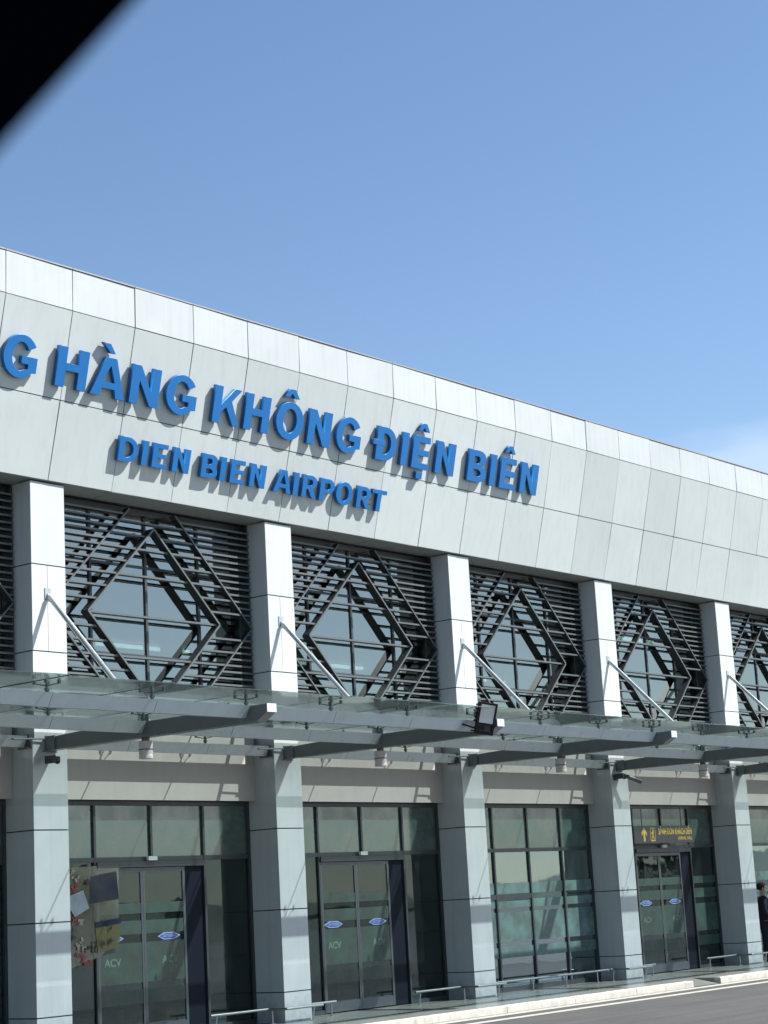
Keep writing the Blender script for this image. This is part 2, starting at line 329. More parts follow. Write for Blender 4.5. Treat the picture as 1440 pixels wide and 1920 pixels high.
tl = MB(); rt = random.Random(11)
for i in range(46):
    a = R_(-150 + i * 4.0 + rt.uniform(-1.5, 1.5)); d_ = rt.uniform(85, 150); h_ = rt.uniform(2.5, 7.5); c0 = Vector((d_ * math.cos(a), -20 + d_ * math.sin(a), 0))
    tl.tube(c0, c0 + Vector((0, 0, h_ * .6)), 0.12 + h_ * .02, 6, 0.06)
    for _ in range(170):
        v_ = Vector((rt.gauss(0, 1), rt.gauss(0, 1), rt.gauss(0, 1))).normalized() * rt.uniform(.35, 1) ** .6
        p_ = c0 + Vector((v_.x * h_ * .42, v_.y * h_ * .42, h_ * .68 + v_.z * h_ * .34)); u_ = Vector((rt.gauss(0, 1), rt.gauss(0, 1), rt.gauss(0, 1))).normalized(); w_ = u_.orthogonal().normalized(); q_ = rt.uniform(.25, .6)
        tl.quad([p_ - u_ * q_, p_ - w_ * q_ * .6, p_ + u_ * q_, p_ + w_ * q_ * .6])
tlo = tl.build('distant_trees', 'hill'); tlo['kind'] = 'stuff'
# ------------------------------------------------------------------ terminal building
T = thing('terminal_building', 'long white panelled airport terminal with slanted fascia, square columns and diamond window screens', 'building', (0, 0, 0.15))
T.location = (0, 0, 0)

def slant(p0, p1, t): return (p0[0] + (p1[0] - p0[0]) * t, p0[1] + (p1[1] - p0[1]) * t)
def fascia_band(name, lo_, hi_, k0, k1):
    mb = MB(); gw = 0.007; dy, dz = hi_[0] - lo_[0], hi_[1] - lo_[1]; ln = math.hypot(dy, dz)
    ny, nz = -dz / ln, dy / ln; t0 = gw / ln; t1 = 1 - gw / ln; th = 0.03
    for k in range(k0, k1):
        x0, x1 = PX0 + k * PP + gw, PX0 + (k + 1) * PP - gw
        a = slant(lo_, hi_, t0); b = slant(lo_, hi_, t1)
        e = [random.uniform(-0.005, 0.005) for _ in range(4)]
        def pt(x, q, off): return (x, q[0] + ny * off, q[1] + nz * off)
        # each panel: slightly pillowed face, own tiny tilt
        c = [(x0, a, e[0]), (x1, a, e[1]), (x1, b, e[2]), (x0, b, e[3])]
        fr = [pt(x, q, w) for x, q, w in c]; bk = [pt(x, q, -th) for x, q, w in c]
        mb.hexa([fr[0], fr[1], bk[1], bk[0], fr[3], fr[2], bk[2], bk[3]])
    return mb.build(name, 'clad_coping' if 'coping' in name else 'clad_fascia', T)
KA, KB = int((XL - PX0) / PP) - 1, int((XR - PX0) / PP) + 2
fascia_band('fascia_panels', FB, FM, KA, KB)
fascia_band('fascia_panels', FM, FF, KA, KB)
fascia_band('fascia_coping_panels', FF, FT, KA, KB)
FX0, FX1 = PX0 + KA * PP, PX0 + KB * PP
def inset(p, q, off):
    dy, dz = q[0] - p[0], q[1] - p[1]; l = math.hypot(dy, dz); return (dz / l * off, -dy / l * off)
o1 = inset(FB, FM, 0.018); o3 = inset(FF, FT, 0.018)
core = MB()
core.prism_x([(FB[0] + o1[0], FB[1] + 0.012), (FM[0] + o1[0], FM[1]), (FF[0] + 0.02, FF[1]), (FT[0] + 0.02, FT[1] - 0.008), (FT[0] + 0.35, FT[1] - 0.008), (FT[0] + 0.35, FF[1]), (1.0, ZS + 0.2), (1.0, ZS + 0.05), (FB[0] + 0.045, FB[1] + 0.016)], FX0, FX1)
core.build('fascia_core', 'gap', T)
cp = MB()
for k in range(KA, KB):
    cp.box(PX0 + k * PP + 0.004, PX0 + (k + 1) * PP - 0.004, FT[0] - 0.012, FT[0] + 0.40, FT[1] + 0.001, FT[1] + 0.022)
cp.build('coping', 'soffit', T)
# soffit panels with joints in line with the fascia
sf = MB()
for k in range(KA, KB):
    x0, x1 = PX0 + k * PP + 0.006, PX0 + (k + 1) * PP - 0.006
    sf.hexa([(x0, FB[0] + 0.004, FB[1] + 0.0), (x1, FB[0] + 0.004, FB[1] + 0.0), (x1, 0.40, ZS - 0.01), (x0, 0.40, ZS - 0.01),
             (x0, FB[0] + 0.004, FB[1] + 0.01), (x1, FB[0] + 0.004, FB[1] + 0.01), (x1, 0.40, ZS + 0.02), (x0, 0.40, ZS + 0.02)])
sf.build('soffit', 'soffit', T)
# head beam over the windows, behind the screens
hd = MB(); hd.box(FX0, FX1, 0.40, 1.0, ZS - 0.012, ZS + 0.05); hd.build('window_head', 'frame', T)
# roof and rear walls
rf = MB(); rf.box(FX0, FX1, 0.3, 22, 10.0, 10.25); rf.build('roof', 'soffit', T)
rw = MB(); rw.box(FX0, FX1, 22, 22.3, 0.0, 10.25); rw.box(FX0 - 0.3, FX0, 0.7, 22.3, 0, 10.25); rw.box(FX1, FX1 + 0.3, 0.7, 22.3, 0, 10.25); rw.build('rear_wall', 'lintel', T)
rm = MB(); rm.box(FX0, FX1, 7.5, 7.7, 0.15, 4.0); rm.box(FX0, FX1, 14.5, 14.7, 4.7, 10.0); rm.build('interior_wall', 'room', T)
fl = MB(); fl.box(FX0, FX1, 0.62, 22, -0.1, 0.148); fl.box(FX0, FX1, 0.72, 22, 4.45, 4.75); fl.build('floor_slab', 'room_floor', T)
cl = MB(); cl.box(FX0, FX1, 1.0, 22, 8.25, 8.3); cl.box(FX0, FX1, 0.72, 22, 3.80, 3.86); cl.build('interior_ceiling', 'room', T)
pil0 = MB().box(0, 0.35, 4.2, 4.55, 0.15, 3.8).mesh('interior_pillar', 'room'); pil1 = MB().box(0, 0.35, 9.2, 9.55, 4.75, 8.25).mesh('interior_pillar', 'room')
for i in range(-1, 6):
    for dx in (0.8, 3.2): inst(pil0, 'interior_pillar', T, (i * P + dx, 0, 0)); inst(pil1, 'interior_pillar', T, (i * P + dx + 1.0, 0, 0))
for (x, y) in ((13.2, 11.6), (19.8, 11.6), (26.4, 11.6), (6.6, 11.6), (23.0, 4.4)):
    tb = MB(); tb.box(x - 1.6, x + 1.6, y, y + 0.16, 8.12, 8.19); tb.build('ceiling_tube_lamp', 'tube', T)
for x, w, h in ((11.4, 2.4, 1.1), (16.9, 1.5, 1.0), (1.2, 1.6, 1.0), (7.0, 2.0, 0.9)):
    c = MB(); c.box(x, x + w, 3.0, 3.6, 0.15, 0.15 + h); c.box(x - 0.04, x + w + 0.04, 2.95, 3.65, 0.15 + h, 0.2 + h); c.build('service_counter', 'room_dark', T)

# columns ------------------------------------------------------------
ZJ = [0.15, 0.614, 1.884, 3.155, 4.43, 5.694, 6.959, ZS - 0.004]
def column_mesh():
    mb = MB(); g_ = 0.009
    for s in range(len(ZJ) - 1):
        z0, z1 = ZJ[s] + (g_ if s else 0), ZJ[s + 1] - g_
        if z1 < 4.5: x0, x1, yf, yb, m = -0.106, 0.525, -0.0865, 0.62, 1
        else: x0, x1, yf, yb, m = 0.0, CW, 0.0, 0.66, 0
        if s == 5:      # the panel that carries the tie rod is split down the middle
            mb.box(x0, 0.288, yf, yb, z0, z1, m); mb.box(0.296, x1, yf, yb, z0, z1, m)
        else: mb.box(x0, x1, yf, yb, z0, z1, m)
    mb.box(-0.106 + 0.018, 0.525 - 0.018, -0.0865 + 0.018, 0.63, 0.15, 4.43, 2)
    mb.box(0.018, CW - 0.018, 0.018, 0.67, 4.40, ZS - 0.01, 2)
    return mb.mesh('column', ['clad', 'clad_low', 'gap'])
cme = column_mesh()
for i in range(I0, I1 + 2): inst(cme, 'column', T, (i * P, 0, 0))

# lintel band above the doors, upper sill ----------------------------
for i in range(I0, I1 + 1):
    X = i * P; mb = MB(); js = [0.525, 1.16, 2.83, 4.10, 4.894]
    js = [0.525, 4.894]
    for a, b in zip(js, js[1:]):
        mb.box(X + a + 0.004, X + b - 0.004, 0.35, 0.40, 3.62, 5.28)
    mb.box(X + 0.53, X + 4.89, 0.362, 0.62, 3.63, 5.27, 1)
    mb.build('lintel_panel', ['lintel', 'gap'], T)

# diamond screens -----------------------------------------------------
def screen_mesh():
    mb = MB(); cx, cz = 2.76, 6.43; ri, ro = 1.41, 2.18
    x0, x1, z0, z1 = 0.66, 4.965, 5.30, 8.12
    y0, y1 = 0.345, 0.46
    def slat(a, b, z):
        if b - a < 0.02: return
        mb.box(a, b, y0, y0 + 0.010, z - 0.0155, z + 0.0155, 0); mb.box(a, b, y0 + 0.010, y1, z - 0.013, z + 0.013, 1)
    for m_ in range(-10, 16):
        z = cz + 0.1064 * m_; dz = abs(z - cz); ho = max(0, ro - dz); hi = max(0, ri - dz)
        if m_ % 2: slat(x0, cx - ho, z); slat(cx + ho, x1, z)                 # every blade outside the large diamond
        elif m_ in (6, 10, 14, -6) or (hi <= 0): slat(x0, x1, z)              # runs through both diamonds
        elif m_ == 0: slat(cx - hi, cx + hi, z)                               # centre bar of the small diamond only
        else: slat(x0, cx - hi, z); slat(cx + hi, x1, z)                      # every second blade between the diamonds
    def fin(p, q, w, ya, yb):
        fin1(p, q, w, ya, ya + 0.012, 0); fin1(p, q, w, ya + 0.012, yb, 1)
    def fin1(p, q, w, ya, yb, mi):
        (ax, az), (bx, bz) = p, q; dx, dz = bx - ax, bz - az; l = math.hypot(dx, dz); nx, nz_ = -dz / l * w / 2, dx / l * w / 2
        mb.hexa([(ax - nx, ya, az - nz_), (bx - nx, ya, bz - nz_), (bx - nx, yb, bz - nz_), (ax - nx, yb, az - nz_),
                 (ax + nx, ya, az + nz_), (bx + nx, ya, bz + nz_), (bx + nx, yb, bz + nz_), (ax + nx, yb, az + nz_)], mi)
    V = [(cx, cz + ri), (cx + ri, cz), (cx, cz - ri), (cx - ri, cz)]
    def clipz(p, q):
        (ax, az), (bx, bz) = p, q
        if az > bz: ax, az, bx, bz = bx, bz, ax, az
        if bz <= z0 or az >= z1: return None
        if az < z0: t = (z0 - az) / (bz - az); ax, az = ax + (bx - ax) * t, z0
        if bz > z1: t = (z1 - az) / (bz - az); bx, bz = ax + (bx - ax) * t, z1
        return (ax, az), (bx, bz)
    for a, b in zip(V, V[1:] + V[:1]):
        c = clipz(a, b)
        if c: fin(c[0], c[1], 0.030, 0.305, 0.470)
    V = [(cx, cz + ro), (cx + ro, cz), (cx, cz - ro), (cx - ro, cz)]
    for a, b in zip(V, V[1:] + V[:1]):
        c = clipz(a, b)
        if not c: continue
        (ax, az), (bx, bz) = c
        # trim to the opening sides
        for _ in (0, 1):
            if ax < x0: t = (x0 - ax) / (bx - ax); ax, az = x0, az + (bz - az) * t
            if ax > x1: t = (x1 - ax) / (bx - ax); ax, az = x1, az + (bz - az) * t
            ax, az, bx, bz = bx, bz, ax, az
        fin((ax, az), (bx, bz), 0.024, 0.325, 0.455)
    return mb.mesh('diamond_screen', ['slat', 'fin'])
sme = screen_mesh()
fmb = MB(); fmb.box(0.64, 0.668, 0.34, 0.60, 5.285, 8.17); fmb.box(4.962, 4.998, 0.40, 0.60, 5.285, 8.17); fmb.box(0.668, 4.962, 0.36, 0.58, 5.285, 5.32)
fmb.box(0.668, 4.962, 0.50, 0.60, 8.08, 8.172)
fmesh = fmb.mesh('screen_frame', 'frame')
pmb = MB()
ux = [0.668, 1.655, 2.82, 3.985, 4.962]
for a, b in zip(ux, ux[1:]): pmb.box(a + 0.022, b - 0.022, 0.612, 0.624, 5.32, 8.08)
upane = pmb.mesh('pane', 'glass_up')
mmb = MB()
for x in ux[1:-1]: mmb.box(x - 0.024, x + 0.024, 0.585, 0.665, 5.32, 8.08)
for z in (5.86, 7.27):
    for a, b in zip(ux, ux[1:]): mmb.box(a + 0.024, b - 0.024, 0.598, 0.655, z - 0.022, z + 0.022)
umul = mmb.mesh('mullions', 'frame')
for i in range(I0, I1 + 1):
    s = inst(sme, 'diamond_screen', T, (i * P, 0, 0))
    w = inst(fmesh, 'upper_window', T, (i * P, 0, 0)); inst(upane, 'pane', w); inst(umul, 'mullions', w)

# ground floor glazing ------------------------------------------------
def text_mesh(txt, size, mt, depth=0.002, align='CENTER', bold=0.0, sx=1.0):
    cu = bpy.data.curves.new('txt', 'FONT'); cu.body = txt; cu.size = size; cu.align_x = align; cu.align_y = 'CENTER'; cu.extrude = depth; cu.offset = bold
    ob = bpy.data.objects.new('txt', cu); COL.objects.link(ob)
    dg = bpy.context.evaluated_depsgraph_get(); dg.update(); me = bpy.data.meshes.new_from_object(ob.evaluated_get(dg))
    bpy.data.objects.remove(ob); me.transform(Matrix.Diagonal((sx, 1, 1, 1))); me.materials.clear(); me.materials.append(M[mt]); return me
def viet_mesh(txt, size, mt, depth, width=None, bold=0.0):
    """right aligned line; the barred D is drawn as D plus a short bar"""
    plain = txt.replace('Đ', 'D'); me = text_mesh(plain, size, mt, depth, 'RIGHT', bold)
    xs = [v.co.x for v in me.vertices]; bm = bmesh.new(); bm.from_mesh(me); w0 = -min(xs)
    for n_, ch in enumerate(txt):
        if ch == 'Đ':
            q = text_mesh(plain[n_:], size, mt, depth, 'RIGHT', bold); x = min(v.co.x for v in q.vertices)
            zc = 0.5 * (min(v.co.y for v in text_mesh('D', size, mt, depth).vertices) + max(v.co.y for v in text_mesh('D', size, mt, depth).vertices))
            r = bmesh.ops.create_cube(bm, size=1.0)
            for v in r['verts']: v.co = Vector((x + size * 0.10 + v.co.x * size * 0.34, zc + v.co.y * size * 0.085, v.co.z * (depth * 2 + 0.0006)))
    bm.to_mesh(me); bm.free()
    if width: me.transform(Matrix.Diagonal((width / w0, 1, 1, 1)))
    return me
GY = 0.55
def frame_mesh(kind):
    f = MB(); x0, x1 = 0.525, 4.894; t = 0.035
    f.box(x0, x1, GY - 0.04, GY + 0.06, 3.55, 3.62)          # head
    f.box(x1 - 0.05, x1 - 0.001, GY - 0.04, GY + 0.06, 0.15, 3.55); f.box(x0 + 0.001, x0 + 0.05, GY - 0.04, GY + 0.06, 0.15, 3.55)
    for x in (1.56, 2.71, 3.84):
        zb = 2.79 if (kind == 'door' and x == 2.71) else 0.15
        f.box(x - t / 2 - 0.004, x + t / 2 + 0.004, GY - 0.035, GY + 0.055, zb, 3.55)
    f.box(x0 + 0.05, x1 - 0.05, GY - 0.03, GY + 0.05, 2.715, 2.785)
    if kind == 'door':
        f.box(1.58, 3.82, GY - 0.06, GY + 0.05, 2.63, 2.712)  # door header box
    else:
        f.box(x0 + 0.05, 2.69, GY - 0.03, GY + 0.05, 1.84, 1.93)
        f.box(x0 + 0.05, x1 - 0.05, GY - 0.03, GY + 0.05, 0.152, 0.24)
    if kind == 'door':
        f.box(x0 + 0.05, 1.54, GY - 0.03, GY + 0.05, 0.152, 0.22); f.box(3.86, x1 - 0.05, GY - 0.03, GY + 0.05, 0.152, 0.22)
    return f.mesh('glazing_frame', 'frame')
fdoor, fwin = frame_mesh('door'), frame_mesh('window')
def pane_mesh(a, b, z0, z1, mt='glass_low', y=GY): return MB().box(a, b, y, y + 0.01, z0, z1).mesh('pane', mt)
px = [0.575, 1.54, 1.582, 2.69, 2.73, 3.82, 3.862, 4.844]
topme = [pane_mesh(a, b, 2.785, 3.55, 'glass_top') for a, b in zip(px[::2], px[1::2])]
sideme = [pane_mesh(0.575, 1.54, 0.22, 2.715), pane_mesh(3.862, 4.844, 0.22, 2.715)]
# sliding leaf: local x from 0
BANDS = ((1.947, 2.10), (1.645, 1.844), (0.938, 1.522), (0.634, 0.837))
def leaf_frame(w):
    f = MB(); f.box(0, 0.05, 0, 0.035, 0.17, 2.62); f.box(w - 0.05, w, 0, 0.035, 0.17, 2.62); f.box(0.05, w - 0.05, 0, 0.035, 0.17, 0.33); f.box(0.05, w - 0.05, 0, 0.035, 2.56, 2.62)
    return f.mesh('leaf', ['stile'])
def leaf_film(w):
    f = MB()
    for a, b in BANDS: f.box(0.052, w - 0.052, 0.006, 0.010, a, b)
    return f.mesh('frosted_film', 'film')
LW1, LW2 = 0.94, 0.90
lf = {w: (leaf_frame(w), leaf_film(w), MB().box(0.05, w - 0.05, 0.014, 0.022, 0.33, 2.56).mesh('pane', 'glass_low')) for w in (LW1, LW2)}
acv = text_mesh('ACV', 0.155, 'film_mark', 0.001, bold=0.004, sx=1.05)
hx = [(-0.24, 0), (-0.11, 0.052), (0.11, 0.052), (0.24, 0), (0.11, -0.052), (-0.11, -0.052)]
stk = MB(); stk.prism_y(hx, 0, 0.002, 0); stk.prism_y([(x * 0.86, z * 0.74) for x, z in hx], -0.0015, -0.0002, 1); stkme = stk.mesh('sticker', ['sticker_w', 'sticker_b'])
stt = viet_mesh('CỬA TỰ ĐỘNG', 0.05, 'sticker_w', 0.0008, 0.27, 0.0015); stt.transform(Matrix.Translation((0.135, 0, 0)))
pk = MB(); pk.box(3.40, 3.822, GY + 0.005, GY + 0.03, 0.17, 2.63, 0); pk.box(3.425, 3.79, GY + 0.001, GY + 0.0045, 0.26, 2.58, 1); shademe = pk.mesh('door_shade_panel', ['navy', 'navy_shade_face'])  # dark panel added in place of shade at the right end of the door
sen = MB(); sen.box(-0.09, 0.09, -0.05, 0.0, -0.03, 0.03); senme = sen.mesh('sensor', 'white')
def film_mesh(a, b, bands, mt='film'):
    f = MB()
    for c, d in bands: f.box(a, b, GY - 0.006, GY - 0.002, c, d)
    return f.mesh('frosted_film', mt)
sidefilm = [film_mesh(0.58, 1.536, BANDS), film_mesh(3.866, 4.84, BANDS)]
winfilm = [film_mesh(a, b, ((0.76, 0.96), (1.05, 1.60), (1.68, 1.83), (1.94, 2.14)), 'film_win') for a, b in zip(px[::2], px[1::2])]
winpane = []
for a, b in zip(px[::2], px[1::2]):
    winpane += [pane_mesh(a, b, 0.24, 1.84, 'glass_win'), pane_mesh(a, b, 1.93, 2.715, 'glass_win')] if b < 2.7 else [pane_mesh(a, b, 0.24, 2.715, 'glass_win')]
def many(mes, name, par):
    for me in mes: inst(me, name, par)
DOORS = (-3, -1, 0, 1, 3, 5, 7)
for i in range(I0, I1 + 1):
    X = i * P
    if i in DOORS:
        d = inst(fdoor, 'entrance_glazing', T, (X, 0, 0)); many(topme, 'transom_pane', d); many(sideme, 'side_pane', d)
        if i == 3: many(sidefilm, 'frosted_film', d)
        for x0, w, xs, xa in ((1.585, LW1, 1.87, 1.88), (2.51, LW2, 3.04, 3.05)):
            a, b, c = lf[w]; le = inst(a, 'sliding_door', T, (X + x0, GY - 0.015, 0)); inst(c, 'pane', le); inst(b, 'frosted_film', le)
            s = inst(stkme, 'sticker', le, (xs - x0, 0.0035, 1.592)); m_ = inst(stt, 'sticker_text', le, (xs - x0, 0.0005, 1.592), (R_(90), 0, 0))
            inst(acv, 'film_lettering', le, (xa - x0, 0.0045, 1.245), (R_(90), 0, 0))
        inst(shademe, 'door_shade_panel', T, (X, 0, 0))
        inst(senme, 'door_sensor', T, (X + 2.66, GY - 0.06, 2.755))
    else:
        d = inst(fwin, 'window_glazing', T, (X, 0, 0)); many(topme, 'transom_pane', d); many(winpane, 'pane', d); many(winfilm, 'frosted_film', d)

# ------------------------------------------------------------------ entrance canopy
K = thing('entrance_canopy', 'glass canopy on grey steel beams and slanting tie rods above the doors', 'canopy')
bm_ = MB(); bm_.prism_x([(-0.11, 4.262), (-4.17, 4.256), (-4.352, 4.362), (-4.352, 4.466), (-0.75, 4.466), (-0.11, 4.44)], 0.13, 0.298)
beam_me = bm_.mesh('canopy_beam', 'beam')
tipme = MB().box(0.127, 0.301, -4.362, -4.353, 4.360, 4.469).mesh('sunlit_tip', 'cap')  # thin plate added to carry the painted sunlit beam tip
br = MB(); br.box(0.11, 0.32, -0.112, -0.0875, 4.235, 4.47); br.box(0.05, 0.10, -0.16, -0.12, 4.235, 4.25); br.box(0.105, 0.128, -0.30, -0.12, 4.25, 4.46)
br.tube((-0.50, -0.105, 4.405), (0.1, -0.13, 4.425), 0.012, 6); brme = br.mesh('beam_bracket', 'beam')
rodA, rodB = Vector((0.29, 0.0, 6.53)), Vector((0.214, -2.03, 4.50))
def rod_mesh():
    mb = MB(); d = (rodB - rodA).normalized(); mb.tube(rodA + d * 0.07, rodB - d * 0.05, 0.038, 16)
    mb.tube(rodA + d * 0.015, rodA + d * 0.10, 0.024, 10); mb.box(0.235, 0.345, -0.012, -0.0005, 6.44, 6.62)
    mb.box(0.20, 0.228, -2.12, -1.9, 4.467, 4.56); return mb.mesh('tie_rod', 'rod', smooth=True)
rodme = rod_mesh()
hl = MB(); hl.box(-0.01, 0.01, -0.1, 0.1, 0, 0.03)
for i in range(I0, I1 + 2):
    b = inst(beam_me, 'canopy_beam', K, (i * P, 0, 0)); inst(tipme, 'sunlit_tip', b); inst(brme, 'beam_bracket', b)
    inst(rodme, 'tie_rod', K, (i * P, 0, 0))
PROF = [(0.0, 4.468), (0.085, 4.315), (0.15, 4.315), (0.20, 4.468)]
def purlin(yf, segs, name='purlin'):
    mb = MB(); pr = [(yf + a, b) for a, b in PROF]
    inn = [(yf + 0.012, 4.462), (yf + 0.09, 4.322), (yf + 0.145, 4.322), (yf + 0.19, 4.462)]
    for a, b in segs: mb.prism_x(pr, a + 0.004, b - 0.004)
    mb.prism_x(inn, segs[0][0] + 0.01, segs[-1][1] - 0.01, 1)
    return mb.mesh(name, ['steel', 'gap'])
pf = purlin(-4.072, [(0.30, 1.83), (1.83, 3.49), (3.49, 5.128)])
pm = purlin(-2.149, [(0.30, 1.83), (1.83, 3.49), (3.49, 5.128)])
pr_ = purlin(-0.03, [(0.53, 1.83), (1.83, 3.49), (3.49, 4.86)])
ep = MB(); ep.box(4.862, 4.885, -0.05, 0.20, 4.29, 4.49); ep.box(4.80, 4.885, -0.07, -0.052, 4.285, 4.30); epme = ep.mesh('end_plate', 'fit')
def spider():
    mb = MB(); mb.tube((0, 0, 4.468), (0, 0, 4.585), 0.019, 10); mb.tube((0, 0, 4.50), (0, 0, 4.53), 0.032, 10)
    for sx_, sy_ in ((1, 1), (1, -1), (-1, 1), (-1, -1)):
        mb.tube((0, 0, 4.555), (sx_ * 0.10, sy_ * 0.10, 4.585), 0.008, 8, 0.007); mb.tube((sx_ * 0.10, sy_ * 0.10, 4.575), (sx_ * 0.10, sy_ * 0.10, 4.622), 0.022, 10)
    return mb.mesh('glass_fitting', 'fit')
spme = spider()
for i in range(I0, I1 + 1):
    inst(pf, 'front_purlin', K, (i * P, 0, 0)); inst(pm, 'middle_purlin', K, (i * P, 0, 0)); r = inst(pr_, 'rear_purlin', K, (i * P, 0, 0)); inst(epme, 'end_plate', r)
for i in range(-1, 5):
    for j in range(3):
        x = i * P + GX0 + j * GPP
        for y in (-3.97, -2.05, 0.07):
            if j == 0 and y > 0: continue
            inst(spme, 'glass_fitting', K, (x, y, 0))
rows_ = [(-4.37, -2.56, 0.0, 'glass_can'), (-2.54, -0.76, 0.0, 'glass_can_mid'), (-0.89, -0.096, 0.024, 'glass_can_rear'), (-0.095, 0.335, 0.024, 'glass_can_rear')]  # rear lap and graded tints shaped to band and dim the column light
n0 = int((XL - GX0) / GPP)
for k in range(n0, int((XR - GX0) / GPP)):
    for r0, r1, zo, gmat in rows_:
        x0, x1 = GX0 + k * GPP + 0.006, GX0 + (k + 1) * GPP - 0.006
        ends = [(x0, x1)]
        if r1 > 0:   # rear row stops at the columns
            ends = []; cur = x0
            for c in range(I0, I1 + 2):
                a, b = c * P - 0.12, c * P + CW + 0.02
                if b > cur and a < x1:
                    if a > cur: ends.append((cur, a))
                    cur = max(cur, b)
            if cur < x1: ends.append((cur, x1))
        t1, t2 = random.uniform(-0.007, 0.007), random.uniform(-0.007, 0.007)
        for a, b in ends:
            if b - a < 0.05: continue
            gm = MB(); z = 4.628 + zo
            gm.hexa([(a, r0, z + t1), (b, r0, z + t2), (b, r1, z - t1), (a, r1, z - t2), (a, r0, z + t1 + 0.012), (b, r0, z + t2 + 0.012), (b, r1, z - t1 + 0.012), (a, r1, z - t2 + 0.012)])
            if -8 < a < 27: gm.build('glass_panel', gmat, K)
for k in range(n0, int((XR - GX0) / GPP)):
    x = GX0 + k * GPP
    if -8 < x < 27:
        sm = MB(); sm.box(x - 0.0062, x + 0.0062, -4.36, -0.90, 4.629, 4.643)
        if k % 3: sm.box(x - 0.0062, x + 0.0062, -0.90, 0.33, 4.644, 4.666)
        sm.build('glass_seal', 'gap', K)
# far ends of the glass roof, out of view, as one sheet each
for a, b in ((XL, -8.3), (28.3, XR - 0.6)):
    MB().box(a, b, -4.37, -0.1, 4.628, 4.64).build('glass_panel', 'glass_can', K)

